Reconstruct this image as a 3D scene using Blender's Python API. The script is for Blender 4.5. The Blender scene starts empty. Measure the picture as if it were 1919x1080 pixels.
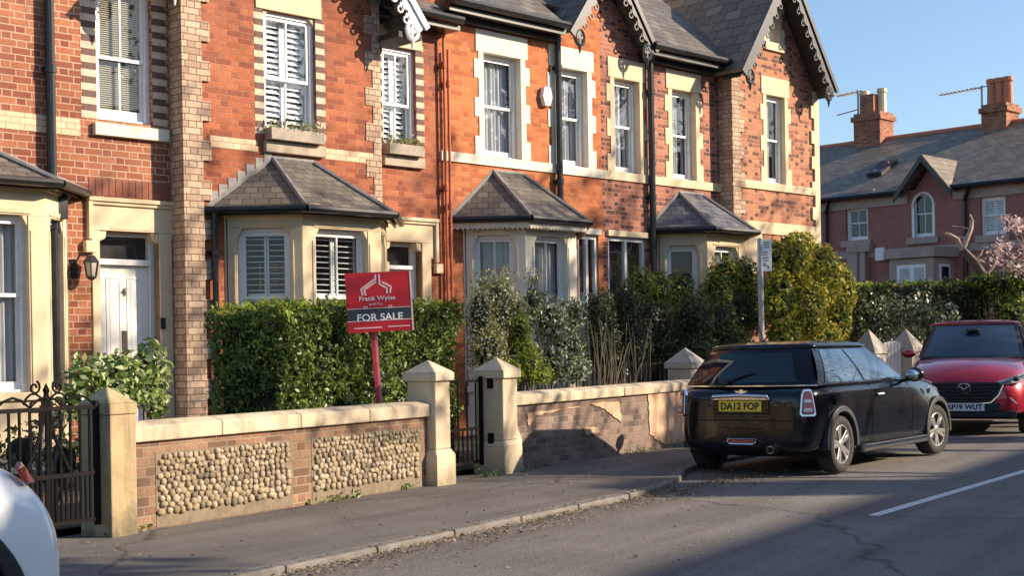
import bpy, bmesh, math, random
import numpy as np
from mathutils import Vector, Matrix, noise
rng = np.random.default_rng(7); random.seed(7)
SC = bpy.context.scene
COL = SC.collection
R_ = math.radians
# ------------------------------------------------------------------ camera
FPX = 2600.0; RHO = 0.0175; PX, PY = 960.0, 656.0; CAMH = 1.38
AW = math.atan(1640/FPX); AF = math.atan(2590/FPX)
CAM = np.array([0, 0, CAMH])
FW = np.array([math.cos(AW), math.sin(AW), 0.]); RT = np.array([math.sin(AW), -math.cos(AW), 0.]); UP = np.array([0, 0, 1.])
CR = math.cos(RHO)*RT - math.sin(RHO)*UP; CU = math.sin(RHO)*RT + math.cos(RHO)*UP
cd = bpy.data.cameras.new('camera'); cam = bpy.data.objects.new('camera', cd); COL.objects.link(cam)
cd.sensor_width = 36; cd.lens = FPX/1919*36; cd.shift_y = (PY-540)/1919; cd.shift_x = 0
cd.clip_start = 0.05; cd.clip_end = 900
m = Matrix.Identity(4)
for i in range(3):
    m[i][0] = CR[i]; m[i][1] = CU[i]; m[i][2] = -FW[i]; m[i][3] = CAM[i]
cam.matrix_world = m
SC.camera = cam
# ------------------------------------------------------------------ light
SUN_AZ = R_(-60.0); SUN_EL = R_(24.0)
sdir = Vector((math.cos(SUN_AZ)*math.cos(SUN_EL), math.sin(SUN_AZ)*math.cos(SUN_EL), math.sin(SUN_EL)))
w = bpy.data.worlds.new('World'); SC.world = w; w.use_nodes = True
nt = w.node_tree; sky = nt.nodes.new('ShaderNodeTexSky'); sky.sky_type = 'NISHITA'; sky.sun_disc = False
sky.sun_elevation = SUN_EL; sky.sun_rotation = math.pi/2 - SUN_AZ
sky.air_density = 1.0; sky.dust_density = 1.0; sky.ozone_density = 3.2
nt.links.new(sky.outputs[0], nt.nodes['Background'].inputs[0]); nt.nodes['Background'].inputs[1].default_value = 0.11
sd = bpy.data.lights.new('sun', 'SUN'); sd.energy = 4.7; sd.angle = R_(0.55); sd.color = (1.0, 0.82, 0.62)
so = bpy.data.objects.new('sun', sd); COL.objects.link(so); so.rotation_euler = sdir.to_track_quat('Z', 'Y').to_euler()
so.location = (0, -30, 30)
SC.view_settings.view_transform = 'Standard'; SC.view_settings.look = 'None'
SC.view_settings.gamma = 1; SC.view_settings.exposure = 0.9
SC.render.engine = 'CYCLES'
# ------------------------------------------------------------------ survey helpers
def ray(x, y): return FPX*FW + (x-PX)*CR + (PY-y)*CU
def gnd(x, y, h=0.0):
    d = ray(x, y); return CAM + d*(h-CAMH)/d[2]
def atN(x, y, N):                       # point on the vertical plane y = N (parallel to the street)
    d = ray(x, y); return CAM + d*(N-CAM[1])/d[1]
def atZ(x, y, Z): return CAM + ray(x, y)*Z/FPX
class Frame:
    def __init__(s, o, ang):
        s.o = np.array(o, float); s.ang = ang
        s.F = np.array([math.cos(ang), math.sin(ang), 0]); s.N = np.array([-math.sin(ang), math.cos(ang), 0])
    def at(s, x, y, off=0.0):           # (u, z) on the plane local y = off
        d = ray(x, y); t = (off + (s.o-CAM)@s.N)/(d@s.N); p = CAM + t*d; return float((p-s.o)@s.F), float(p[2])
    def u(s, x, y, off=0.0): return s.at(x, y, off)[0]
    def z(s, x, y, off=0.0): return s.at(x, y, off)[1]
    def w(s, u, v, z=0.0): return s.o + u*s.F + v*s.N + np.array([0, 0, z])
# ------------------------------------------------------------------ mesh builder
class MB:
    def __init__(s): s.v = []; s.f = []; s.mi = []
    def add(s, verts, faces, mi=0):
        n = len(s.v); s.v.extend([tuple(map(float, p)) for p in verts]); s.f.extend([tuple(i+n for i in f) for f in faces]); s.mi.extend([mi]*len(faces)); return s
    def box(s, x0, x1, y0, y1, z0, z1, mi=0, M=None):
        if x0 > x1: x0, x1 = x1, x0
        if y0 > y1: y0, y1 = y1, y0
        if z0 > z1: z0, z1 = z1, z0
        v = [(x0,y0,z0),(x1,y0,z0),(x1,y1,z0),(x0,y1,z0),(x0,y0,z1),(x1,y0,z1),(x1,y1,z1),(x0,y1,z1)]
        if M is not None: v = [tuple(M @ Vector(p)) for p in v]
        return s.add(v, [(0,3,2,1),(4,5,6,7),(0,1,5,4),(1,2,6,5),(2,3,7,6),(3,0,4,7)], mi)
    def prism(s, poly, ext, mi=0):      # planar polygon (3D points) extruded along a vector
        n = len(poly); P = [Vector(p) for p in poly]; e = Vector(ext); v = P + [p+e for p in P]
        f = [tuple(range(n))[::-1], tuple(range(n, 2*n))] + [(i, (i+1) % n, n+(i+1) % n, n+i) for i in range(n)]
        return s.add(v, f, mi)
    def quad(s, a, b, c, d, mi=0): return s.add([a, b, c, d], [(0,1,2,3)], mi)
    def poly(s, pts, mi=0): return s.add(pts, [tuple(range(len(pts)))], mi)
    def tube(s, pts, r, n=8, mi=0, cap=True):
        P = [Vector(p) for p in pts]; rr = r if hasattr(r, '__len__') else [r]*len(P); vs = []; fs = []
        up = None
        for i, p in enumerate(P):
            t = (P[min(i+1, len(P)-1)] - P[max(i-1, 0)]).normalized()
            if up is None or abs(up.dot(t)) > .95: up = Vector((0,0,1)) if abs(t.z) < .9 else Vector((1,0,0))
            a = t.cross(up).normalized(); b = a.cross(t).normalized(); up = b
            for k in range(n):
                an = 2*math.pi*k/n; vs.append(p + rr[i]*(math.cos(an)*a + math.sin(an)*b))
        for i in range(len(P)-1):
            for k in range(n): fs.append((i*n+k, i*n+(k+1) % n, (i+1)*n+(k+1) % n, (i+1)*n+k))
        if cap: fs.append(tuple(range(n))[::-1]); fs.append(tuple((len(P)-1)*n+k for k in range(n)))
        return s.add(vs, fs, mi)
    def lathe(s, prof, c=(0,0,0), n=20, mi=0, axis='z', cap=True):   # prof: (r, h)
        vs = []; fs = []
        for r, h in prof:
            for k in range(n):
                a = 2*math.pi*k/n; x, y = r*math.cos(a), r*math.sin(a)
                p = (x, y, h) if axis == 'z' else ((x, h, y) if axis == 'y' else (h, x, y))
                vs.append((p[0]+c[0], p[1]+c[1], p[2]+c[2]))
        for i in range(len(prof)-1):
            for k in range(n): fs.append((i*n+k, i*n+(k+1) % n, (i+1)*n+(k+1) % n, (i+1)*n+k))
        if cap: fs.append(tuple(range(n))[::-1]); fs.append(tuple((len(prof)-1)*n+k for k in range(n)))
        return s.add(vs, fs, mi)
    def xf(s, M):
        s.v = [tuple(M @ Vector(p)) for p in s.v]; return s
    def join(s, o, off=0):
        n = len(s.v); s.v += o.v; s.f += [tuple(i+n for i in f) for f in o.f]; s.mi += [a+off for a in o.mi]; return s
    def build(s, name, mats, parent=None, origin=(0,0,0), smooth=False, bevel=0, sub=0, recalc=True):
        me = bpy.data.meshes.new(name); o3 = origin
        me.from_pydata([(p[0]-o3[0], p[1]-o3[1], p[2]-o3[2]) for p in s.v], [], s.f)
        if not isinstance(mats, (list, tuple)): mats = [mats]
        for mm in mats: me.materials.append(mm)
        if len(mats) > 1: me.polygons.foreach_set('material_index', s.mi)
        if recalc:
            bm = bmesh.new(); bm.from_mesh(me); bmesh.ops.recalc_face_normals(bm, faces=bm.faces); bm.to_mesh(me); bm.free()
        if smooth: me.polygons.foreach_set('use_smooth', [True]*len(me.polygons))
        o = bpy.data.objects.new(name, me); COL.objects.link(o)
        if parent is not None: o.parent = parent
        else: o.location = o3
        if bevel:
            b = o.modifiers.new('b', 'BEVEL'); b.width = bevel; b.segments = 2; b.limit_method = 'ANGLE'; b.angle_limit = R_(35)
        if sub: q = o.modifiers.new('s', 'SUBSURF'); q.levels = sub; q.render_levels = sub
        return o
def tag(o, label=None, cat=None, group=None, kind=None):
    if label: o['label'] = label
    if cat: o['category'] = cat
    if group: o['group'] = group
    if kind: o['kind'] = kind
    return o
def empty(name, loc, rz=0, label=None, cat=None, group=None, kind=None):
    o = bpy.data.objects.new(name, None); COL.objects.link(o); o.location = loc; o.rotation_euler = (0, 0, rz)
    o.empty_display_size = .2
    return tag(o, label, cat, group, kind)
def copy_tree(o, parent=None):
    c = o.copy(); COL.objects.link(c)
    if parent is not None: c.parent = parent
    for ch in list(o.children): copy_tree(ch, c)
    return c
# ------------------------------------------------------------------ materials
def newmat(name):
    m = bpy.data.materials.new(name); m.use_nodes = True; return m, m.node_tree, m.node_tree.nodes['Principled BSDF']
def ramp(nt, cols, fac):
    r = nt.nodes.new('ShaderNodeValToRGB'); e = r.color_ramp.elements
    while len(e) < len(cols): e.new(0.5)
    for i, (p, c) in enumerate(cols): e[i].position = p; e[i].color = (*c, 1)
    nt.links.new(fac, r.inputs[0]); return r.outputs[0]
def noise_n(nt, scale, detail=4, vec=None, rough=.6):
    n = nt.nodes.new('ShaderNodeTexNoise'); n.inputs['Scale'].default_value = scale; n.inputs['Detail'].default_value = detail
    n.inputs['Roughness'].default_value = rough
    if vec is not None: nt.links.new(vec, n.inputs['Vector'])
    return n
def objco(nt): return nt.nodes.new('ShaderNodeTexCoord').outputs['Object']
def bump(nt, b, h, st, dist=.01):
    n = nt.nodes.new('ShaderNodeBump'); n.inputs['Strength'].default_value = st; n.inputs['Distance'].default_value = dist
    nt.links.new(h, n.inputs['Height']); nt.links.new(n.outputs[0], b.inputs['Normal']); return n
def mixc(nt, a, b, fac, mode='MIX'):
    n = nt.nodes.new('ShaderNodeMix'); n.data_type = 'RGBA'; n.blend_type = mode
    for i, q in ((0, fac), (6, a), (7, b)):
        if isinstance(q, (int, float)): n.inputs[i].default_value = q
        elif isinstance(q, tuple): n.inputs[i].default_value = (*q, 1)
        else: nt.links.new(q, n.inputs[i])
    return n.outputs[2]
def simple(name, c1, c2=None, scale=8, rough=.7, bmp=0, metal=0, spec=.5, detail=5, lo=.35, hi=.65, coat=0, bdist=.01):
    m, nt, b = newmat(name); c2 = c2 or tuple(x*.8 for x in c1)
    v = objco(nt); n = noise_n(nt, scale, detail, v)
    nt.links.new(ramp(nt, [(lo, c1), (hi, c2)], n.outputs['Fac']), b.inputs['Base Color'])
    b.inputs['Roughness'].default_value = rough; b.inputs['Metallic'].default_value = metal
    b.inputs['Specular IOR Level'].default_value = spec
    if coat: b.inputs['Coat Weight'].default_value = coat; b.inputs['Coat Roughness'].default_value = .03
    if bmp: bump(nt, b, noise_n(nt, scale*4, 6, v).outputs['Fac'], bmp, bdist)
    return m
def brickmat(name, c1, c2, mortar, dark=None, bw=.225, bh=.075, ms=.008, stain=.35, offs=.5, seed=0.0, dirt=(.55,.5,.5), hdark=0.0):
    m, nt, b = newmat(name); N = nt.nodes; L = nt.links
    sx = N.new('ShaderNodeSeparateXYZ'); L.new(objco(nt), sx.inputs[0])
    ad = N.new('ShaderNodeMath'); ad.operation = 'ADD'; L.new(sx.outputs[0], ad.inputs[0]); L.new(sx.outputs[1], ad.inputs[1])
    cb = N.new('ShaderNodeCombineXYZ'); L.new(ad.outputs[0], cb.inputs[0]); L.new(sx.outputs[2], cb.inputs[1]); cb.inputs[2].default_value = seed
    # slight wobble of the joints
    wn = noise_n(nt, 6, 2, cb.outputs[0]); wm = N.new('ShaderNodeVectorMath'); wm.operation = 'SCALE'; wm.inputs[3].default_value = .008
    L.new(wn.outputs['Color'], wm.inputs[0]); wa = N.new('ShaderNodeVectorMath'); wa.operation = 'ADD'; L.new(cb.outputs[0], wa.inputs[0]); L.new(wm.outputs[0], wa.inputs[1])
    def mth(op, a, b_=None, c_=None):
        q = N.new('ShaderNodeMath'); q.operation = op
        for k, x in enumerate((a, b_, c_)):
            if x is None: continue
            if isinstance(x, (int, float)): q.inputs[k].default_value = x
            else: L.new(x, q.inputs[k])
        return q.outputs[0]
    s2 = N.new('ShaderNodeSeparateXYZ'); L.new(wa.outputs[0], s2.inputs[0]); per = bw*1.5
    zr = mth('DIVIDE', s2.outputs[1], bh); row = mth('FLOOR', zr); fz = mth('MULTIPLY', mth('FRACT', zr), bh)
    par = mth('MULTIPLY', mth('FRACT', mth('MULTIPLY', row, .5)), 1.0)      # 0 or .5
    xr = mth('ADD', mth('DIVIDE', s2.outputs[0], per), mth('ADD', par, mth('MULTIPLY', mth('SINE', mth('MULTIPLY', row, 7.3)), .03)))
    xi = mth('FLOOR', xr); fx = mth('MULTIPLY', mth('FRACT', xr), per); hd = mth('GREATER_THAN', fx, bw)
    dx = mth('MINIMUM', mth('MINIMUM', fx, mth('SUBTRACT', per, fx)), mth('ABSOLUTE', mth('SUBTRACT', fx, bw))); dz = mth('MINIMUM', fz, mth('SUBTRACT', bh, fz))
    dd = mth('MINIMUM', dx, dz); mr = N.new('ShaderNodeMapRange'); L.new(dd, mr.inputs['Value']); mr.inputs['From Min'].default_value = ms*.42; mr.inputs['From Max'].default_value = ms*.42+.0035; mr.inputs['To Min'].default_value = 1; mr.inputs['To Max'].default_value = 0
    mort = mr.outputs[0]
    idc = N.new('ShaderNodeCombineXYZ'); L.new(mth('ADD', mth('MULTIPLY', xi, 2.0), hd), idc.inputs[0]); L.new(row, idc.inputs[1]); idc.inputs[2].default_value = seed
    wnz = N.new('ShaderNodeTexWhiteNoise'); wnz.noise_dimensions = '3D'; L.new(idc.outputs[0], wnz.inputs['Vector'])
    idv = mth('SUBTRACT', wnz.outputs['Value'], mth('MULTIPLY', hd, hdark)) if hdark else wnz.outputs['Value']
    cols = [(0.0, c1), (.55, c2), (1.0, tuple(x*.82 for x in c2))] if not dark else [(0.0, dark), (.22, tuple((x+y)/2 for x, y in zip(c1, dark))), (.34, c1), (.8, c2), (1.0, tuple(x*.85 for x in c2))]
    bc = ramp(nt, cols, idv)
    n2 = noise_n(nt, 30, 4, cb.outputs[0]); bc = mixc(nt, bc, tuple(x*.6 for x in c1), ramp(nt, [(.45, (0,0,0)), (.8, (.7,.7,.7))], n2.outputs['Fac']))
    n3 = noise_n(nt, .9, 4, cb.outputs[0]); st = ramp(nt, [(.35, dirt), (.62, (1,1,1))], n3.outputs['Fac'])
    col = mixc(nt, bc, mortar, mort); col = mixc(nt, col, st, stain, 'MULTIPLY')
    mp = N.new('ShaderNodeMapping'); mp.inputs['Scale'].default_value = (2.6, .45, 1); L.new(cb.outputs[0], mp.inputs[0]); n4 = noise_n(nt, 1.0, 6, mp.outputs[0], .7)      # soot and rain streaks
    col = mixc(nt, col, (.16,.11,.09), ramp(nt, [(.50, (0,0,0)), (.75, (.55*min(1,stain*1.3),)*3)], n4.outputs['Fac']))
    n5 = noise_n(nt, 2.3, 6, cb.outputs[0], .75); col = mixc(nt, col, tuple(min(1, x*1.25+.06) for x in c2), ramp(nt, [(.58, (0,0,0)), (.8, (.4,.4,.4))], n5.outputs['Fac']))
    L.new(col, b.inputs['Base Color']); b.inputs['Roughness'].default_value = .85; b.inputs['Specular IOR Level'].default_value = .25
    inv = N.new('ShaderNodeMath'); inv.operation = 'SUBTRACT'; inv.inputs[0].default_value = 1; L.new(mort, inv.inputs[1])
    bump(nt, b, inv.outputs[0], .6, .006)
    return m
def glassmat(name, tint=(.75,.82,.85), refl=1.5, rough=.01):
    m, nt, b = newmat(name); N = nt.nodes; L = nt.links; out = N['Material Output']; N.remove(b)
    tr = N.new('ShaderNodeBsdfTransparent'); tr.inputs[0].default_value = (*tint, 1)
    gl = N.new('ShaderNodeBsdfGlossy'); gl.inputs['Roughness'].default_value = rough; gl.inputs[0].default_value = (.95,.97,1,1)
    fr = N.new('ShaderNodeFresnel'); fr.inputs[0].default_value = refl
    v = objco(nt); n = noise_n(nt, 2.2, 2, v); bp = N.new('ShaderNodeBump'); bp.inputs['Strength'].default_value = .05; bp.inputs['Distance'].default_value = .02
    L.new(n.outputs['Fac'], bp.inputs['Height']); L.new(bp.outputs[0], gl.inputs['Normal'])
    ge = N.new('ShaderNodeNewGeometry'); iv = N.new('ShaderNodeMath'); iv.operation = 'SUBTRACT'; iv.inputs[0].default_value = 1; L.new(ge.outputs['Backfacing'], iv.inputs[1])      # seen from inside a pane barely mirrors
    fm = N.new('ShaderNodeMath'); fm.operation = 'MULTIPLY'; L.new(fr.outputs[0], fm.inputs[0]); L.new(iv.outputs[0], fm.inputs[1])
    mx = N.new('ShaderNodeMixShader'); L.new(fm.outputs[0], mx.inputs[0]); L.new(tr.outputs[0], mx.inputs[1]); L.new(gl.outputs[0], mx.inputs[2])
    L.new(mx.outputs[0], out.inputs[0]); return m
def leafmat(name, cols, rough=.45, trans=.35):
    m, nt, b = newmat(name); N = nt.nodes; L = nt.links
    g = N.new('ShaderNodeNewGeometry'); n = noise_n(nt, 2.5, 3, objco(nt))
    ad = N.new('ShaderNodeMath'); ad.operation = 'MULTIPLY_ADD'; L.new(n.outputs['Fac'], ad.inputs[0]); ad.inputs[1].default_value = .9
    sb = N.new('ShaderNodeMath'); sb.operation = 'MULTIPLY_ADD'; L.new(g.outputs['Random Per Island'], sb.inputs[0]); sb.inputs[1].default_value = .7; sb.inputs[2].default_value = -.3
    L.new(sb.outputs[0], ad.inputs[2])
    k = len(cols); c = ramp(nt, [(i/(k-1)*.8+.1, cc) for i, cc in enumerate(cols)], ad.outputs[0])
    L.new(c, b.inputs['Base Color']); b.inputs['Roughness'].default_value = rough; b.inputs['Specular IOR Level'].default_value = .4
    tl = N.new('ShaderNodeBsdfTranslucent'); L.new(c, tl.inputs[0]); mx = N.new('ShaderNodeMixShader'); mx.inputs[0].default_value = trans
    L.new(b.outputs[0], mx.inputs[1]); L.new(tl.outputs[0], mx.inputs[2]); L.new(mx.outputs[0], N['Material Output'].inputs[0]); return m
M = {}
M['brick1'] = brickmat('brick_orange_red', (.34,.12,.06), (.46,.18,.095), (.56,.38,.27), dark=(.26,.08,.05), bh=.082, bw=.235, ms=.012, stain=.6, hdark=.12)
M['brick2'] = brickmat('brick_smooth_red', (.38,.115,.055), (.49,.165,.08), (.40,.18,.11), dark=(.24,.07,.045), ms=.008, stain=.75, seed=3)
M['brick3'] = brickmat('brick_bright_orange', (.54,.16,.055), (.66,.23,.085), (.46,.21,.12), dark=(.38,.11,.045), ms=.008, stain=.45, seed=7)
M['brick4'] = brickmat('brick_mottled', (.40,.15,.095), (.52,.22,.14), (.48,.29,.21), dark=(.10,.045,.045), hdark=.34, ms=.011, stain=.5, seed=11)
M['brick5'] = brickmat('brick_mottled_orange', (.46,.18,.10), (.58,.26,.14), (.42,.27,.19), dark=(.13,.06,.045), hdark=.25, ms=.011, stain=.5, seed=15)
M['brick_pale'] = brickmat('brick_pale_buff', (.48,.34,.24), (.60,.46,.33), (.19,.12,.085), ms=.009, bh=.082, stain=.35, dark=(.38,.26,.19))
M['brick_cream'] = brickmat('brick_cream', (.70,.50,.32), (.80,.62,.42), (.50,.33,.22), ms=.008, stain=.2)
M['brick_dark'] = simple('brick_dark', (.10,.06,.05), (.16,.09,.07), 20, .8, .2)
M['brick_wall'] = brickmat('brick_garden_wall', (.28,.15,.095), (.38,.23,.15), (.34,.27,.19), dark=(.17,.105,.075), ms=.010, stain=.8, dirt=(.45,.45,.42), seed=21)
M['brick_wall2'] = brickmat('brick_garden_wall_grey', (.22,.15,.125), (.33,.235,.19), (.27,.22,.18), dark=(.13,.10,.095), ms=.010, stain=.6, dirt=(.5,.5,.48), seed=25)
M['brick_far'] = simple('painted_brick_plum', (.27,.115,.09), (.33,.15,.12), 3, .8, .15)
M['brick_chim'] = brickmat('brick_chimney', (.34,.13,.07), (.45,.20,.11), (.35,.22,.16), dark=(.16,.08,.06), stain=.4)
M['stone'] = simple('stone_cream', (.70,.57,.38), (.60,.47,.30), 3, .8, .15, lo=.3, hi=.7)
M['stone_w'] = simple('stone_painted', (.76,.70,.58), (.68,.60,.47), 4, .75, .1)
M['stone_g'] = simple('stone_weathered', (.46,.38,.29), (.34,.285,.22), 5, .85, .2)
M['cobble'] = None
M['white'] = simple('white_paint', (.80,.80,.78), (.72,.72,.70), 5, .4, .02)
M['slate'] = None
M['lead'] = simple('lead_grey', (.26,.25,.245), (.17,.165,.16), 9, .6, .1)
M['bargeblack'] = simple('black_bargeboard_paint', (.03,.03,.033), (.05,.05,.055), 10, .35)
M['black'] = simple('black_gutter_paint', (.012,.012,.013), (.02,.02,.02), 10, .35)
M['iron'] = simple('wrought_iron', (.008,.008,.009), (.016,.014,.012), 40, .7, .1, spec=.08)
M['wood_dark'] = simple('dark_soffit', (.03,.028,.026), (.05,.045,.04), 10, .7)
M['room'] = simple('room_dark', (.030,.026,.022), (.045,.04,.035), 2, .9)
M['glass'] = glassmat('window_glass', (.9,.92,.92), 1.55)
M['glass_s'] = glassmat('window_glass_shiny', (.88,.92,.95), 1.7)
M['glass_p'] = glassmat('porch_glass', (.8,.85,.88), 2.4)
M['curtain'] = leafmat('net_curtain', [(.62,.64,.66), (.76,.78,.80)], .9, .4)
M['shutter'] = simple('shutter_white', (.74,.76,.77), (.66,.69,.70), 4, .5)
M['blind'] = simple('blind_beige', (.40,.37,.28), (.32,.30,.23), 4, .7)
M['door'] = simple('door_white', (.80,.80,.76), (.76,.76,.72), 3, .35)
M['brass'] = simple('dark_brass', (.10,.08,.06), (.16,.13,.10), 10, .35, metal=.8)
M['red_pipe'] = simple('red_painted_pipe', (.40,.10,.045), (.48,.13,.06), 6, .5)
M['kerb'] = simple('kerb_stone', (.20,.185,.165), (.13,.12,.11), 7, .85, .25)
M['terra'] = simple('terracotta', (.45,.15,.08), (.55,.22,.12), 10, .7, .1)
M['bark'] = simple('bark', (.10,.075,.055), (.17,.13,.10), 14, .9, .5)
M['twig'] = simple('pale_twig', (.40,.30,.24), (.54,.42,.34), 14, .85, .3)
M['timber'] = simple('weathered_timber', (.24,.21,.16), (.33,.29,.22), 9, .8, .2)
M['soil'] = simple('soil', (.055,.04,.028), (.09,.07,.05), 5, .95, .4)
def slatemat(name, c1, c2, c3, bw=.28, bh=.2):
    m, nt, b = newmat(name); N = nt.nodes; L = nt.links
    uv = N.new('ShaderNodeUVMap')
    bt = N.new('ShaderNodeTexBrick'); L.new(uv.outputs[0], bt.inputs['Vector']); bt.inputs['Scale'].default_value = 1
    bt.inputs['Brick Width'].default_value = bw; bt.inputs['Row Height'].default_value = bh; bt.inputs['Mortar Size'].default_value = .008
    bt.inputs['Color1'].default_value = (0,0,0,1); bt.inputs['Color2'].default_value = (1,1,1,1); bt.inputs['Mortar'].default_value = (.5,.5,.5,1)
    c = ramp(nt, [(0, c1), (.6, c2), (1, c3)], bt.outputs['Color']); n = noise_n(nt, 3, 6, uv.outputs[0])
    c = mixc(nt, c, (.16,.15,.11), ramp(nt, [(.5, (0,0,0)), (.75, (.75,.75,.75))], n.outputs['Fac']))
    c = mixc(nt, c, (.02,.02,.02), bt.outputs['Fac']); L.new(c, b.inputs['Base Color']); b.inputs['Roughness'].default_value = .55
    inv = N.new('ShaderNodeMath'); inv.operation = 'SUBTRACT'; inv.inputs[0].default_value = 1; L.new(bt.outputs['Fac'], inv.inputs[1])
    ad = N.new('ShaderNodeMath'); ad.operation = 'MULTIPLY_ADD'; L.new(bt.outputs['Color'], ad.inputs[0]); ad.inputs[1].default_value = .6; L.new(inv.outputs[0], ad.inputs[2])
    bump(nt, b, ad.outputs[0], .7, .012); return m
M['slate'] = slatemat('roof_slate', (.10,.088,.076), (.145,.128,.108), (.20,.175,.145))
M['slate_b'] = slatemat('roof_slate_blue', (.085,.09,.115), (.125,.13,.16), (.16,.165,.19))
M['tile_g'] = slatemat('roof_slate_brown', (.15,.12,.09), (.21,.17,.125), (.27,.22,.16), .36, .24)
def face_uv(o, sc=1.0):   # metres laid along each face's own slope
    me = o.data; uv = me.uv_layers.new(name='UVMap')
    for p in me.polygons:
        n = p.normal; h = Vector((-n.y, n.x, 0)); h = h.normalized() if h.length > 1e-3 else Vector((1,0,0)); s = n.cross(h)
        for li in p.loop_indices:
            c = me.vertices[me.loops[li].vertex_index].co; uv.data[li].uv = (c.dot(h)*sc, c.dot(s)*sc)
    return o
def textmesh(txt, size, name, mat, parent, M4, align='CENTER', ext=.002, bold=0.0, sx=1.0, fit=None):
    c = bpy.data.curves.new(name, 'FONT'); c.body = txt; c.size = size; c.align_x = align; c.align_y = 'CENTER'; c.extrude = ext; c.offset = bold
    t = bpy.data.objects.new(name, c); COL.objects.link(t); bpy.context.view_layer.update()
    me = bpy.data.meshes.new_from_object(t.evaluated_get(bpy.context.evaluated_depsgraph_get()))
    bpy.data.objects.remove(t)
    if fit:
        xs = [v.co.x for v in me.vertices]; ys = [v.co.y for v in me.vertices]
        me.transform(Matrix.Diagonal((fit[0]/(max(xs)-min(xs)), fit[1]/(max(ys)-min(ys)), 1, 1)) @ Matrix.Translation((-(max(xs)+min(xs))/2, -(max(ys)+min(ys))/2, 0)))
    me.transform(M4 @ Matrix.Diagonal((sx, 1, 1, 1))); me.materials.clear(); me.materials.append(mat); me.name = name
    o = bpy.data.objects.new(name, me); COL.objects.link(o); o.parent = parent; return o
def basis(o, x, y, z):      # matrix from origin and three axes
    m = Matrix.Identity(4)
    for i in range(3): m[i][0] = x[i]; m[i][1] = y[i]; m[i][2] = z[i]; m[i][3] = o[i]
    return m
# ================================================================== setting
def asphalt(name, c1, c2, sc=1.0, patch=(.8,.8,.8)):
    m, nt, b = newmat(name); v = objco(nt); L = nt.links
    n1 = noise_n(nt, 160*sc, 3, v, .7); n2 = noise_n(nt, .7, 5, v); n3 = noise_n(nt, 38*sc, 3, v)
    c = ramp(nt, [(.32, c1), (.5, tuple((a+b_)/2 for a, b_ in zip(c1, c2))), (.72, c2)], n1.outputs['Fac'])
    c = mixc(nt, c, ramp(nt, [(.35, patch), (.65, (1,1,1))], n2.outputs['Fac']), .8, 'MULTIPLY')
    mp = nt.nodes.new('ShaderNodeMapping'); mp.inputs['Scale'].default_value = (.10, 1.5, 1); L.new(v, mp.inputs[0]); n4 = noise_n(nt, 1.0, 5, mp.outputs[0], .65)      # wheel tracks and wear along the street
    c = mixc(nt, c, (.62,.60,.60), ramp(nt, [(.42, (0,0,0)), (.62, (.75,.75,.75))], n4.outputs['Fac']), 'MULTIPLY')
    vo = nt.nodes.new('ShaderNodeTexVoronoi'); vo.feature = 'DISTANCE_TO_EDGE'; vo.inputs['Scale'].default_value = .33; wv = mixc(nt, v, noise_n(nt, 1.6, 5, v).outputs['Color'], .35); L.new(wv, vo.inputs['Vector'])
    c = mixc(nt, c, (.03,.03,.03), ramp(nt, [(.0, (.75,.75,.75)), (.006, (0,0,0))], vo.outputs['Distance']))
    n6 = noise_n(nt, 4.5, 3, v); c = mixc(nt, c, (.035,.033,.032), ramp(nt, [(.70, (0,0,0)), (.76, (.55,.55,.55))], n6.outputs['Fac']))
    L.new(c, b.inputs['Base Color']); b.inputs['Roughness'].default_value = .8; b.inputs['Specular IOR Level'].default_value = .35
    bump(nt, b, mixc(nt, n1.outputs['Fac'], n3.outputs['Fac'], .5), .9, .012); return m
M['road'] = asphalt('road_asphalt', (.075,.07,.066), (.37,.34,.30), .8, (.68,.68,.69))
M['pave'] = asphalt('pavement_asphalt', (.13,.12,.11), (.26,.24,.215), 1.3, (.62,.62,.64))
KN = 5.95; WN = 8.02
o = MB().quad((-60,-300,0),(400,-300,0),(400,400,0),(-60,400,0)).build('ground', M['soil'], origin=(0,0,-.02)); o.location = (0,0,-.02); tag(o, kind='structure')
o = MB().quad((-60,-4,.004),(90,-4,.004),(90,7.4,.004),(-60,7.4,.004)).build('road', M['road']); tag(o, kind='structure')
kp = [(-12,KN),(11.2,KN),(12.1,KN+.06),(12.9,KN+.30),(13.6,KN+.58),(14.3,KN+.74),(15.2,KN+.78),(60,KN+.78)]    # the kerb steps back at the parking bay
def kstones():
    out = []
    for (a, b_) in zip(kp, kp[1:]):
        L = math.hypot(b_[0]-a[0], b_[1]-a[1]); n = max(1, round(L/.92)); out += [((a[0]+(b_[0]-a[0])*i/n, a[1]+(b_[1]-a[1])*i/n), (a[0]+(b_[0]-a[0])*(i+1)/n, a[1]+(b_[1]-a[1])*(i+1)/n)) for i in range(n)]
    return out
mb = MB()
for p, q in kstones():
    d = Vector((q[0]-p[0], q[1]-p[1], 0)); nn = Vector((d.y, -d.x, 0)).normalized()*.12; g = d.normalized()*.004; z1 = .058+rng.uniform(-.004,.004)
    P = Vector((p[0],p[1],-.02))+g; Q_ = Vector((q[0],q[1],-.02))-g; mb.prism([P, Q_, Q_+nn, P+nn], (0,0,z1+.02))
o = mb.build('kerb', M['kerb'], bevel=.018); tag(o, kind='structure')
mb = MB(); mb.prism([(x, y+.002, -.02) for x, y in kp]+[(60,WN+.3,-.02),(-12,WN+.3,-.02)], (0,0,.074)); o = mb.build('pavement', M['pave']); tag(o, kind='structure')
mb = MB(); mb.box(-40, 80, -4.15, -4.0, -.02, .1); mb.box(-40, 80, -7.5, -4.152, -.02, .096); o = mb.build('pavement', M['pave']); tag(o, kind='structure')
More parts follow.
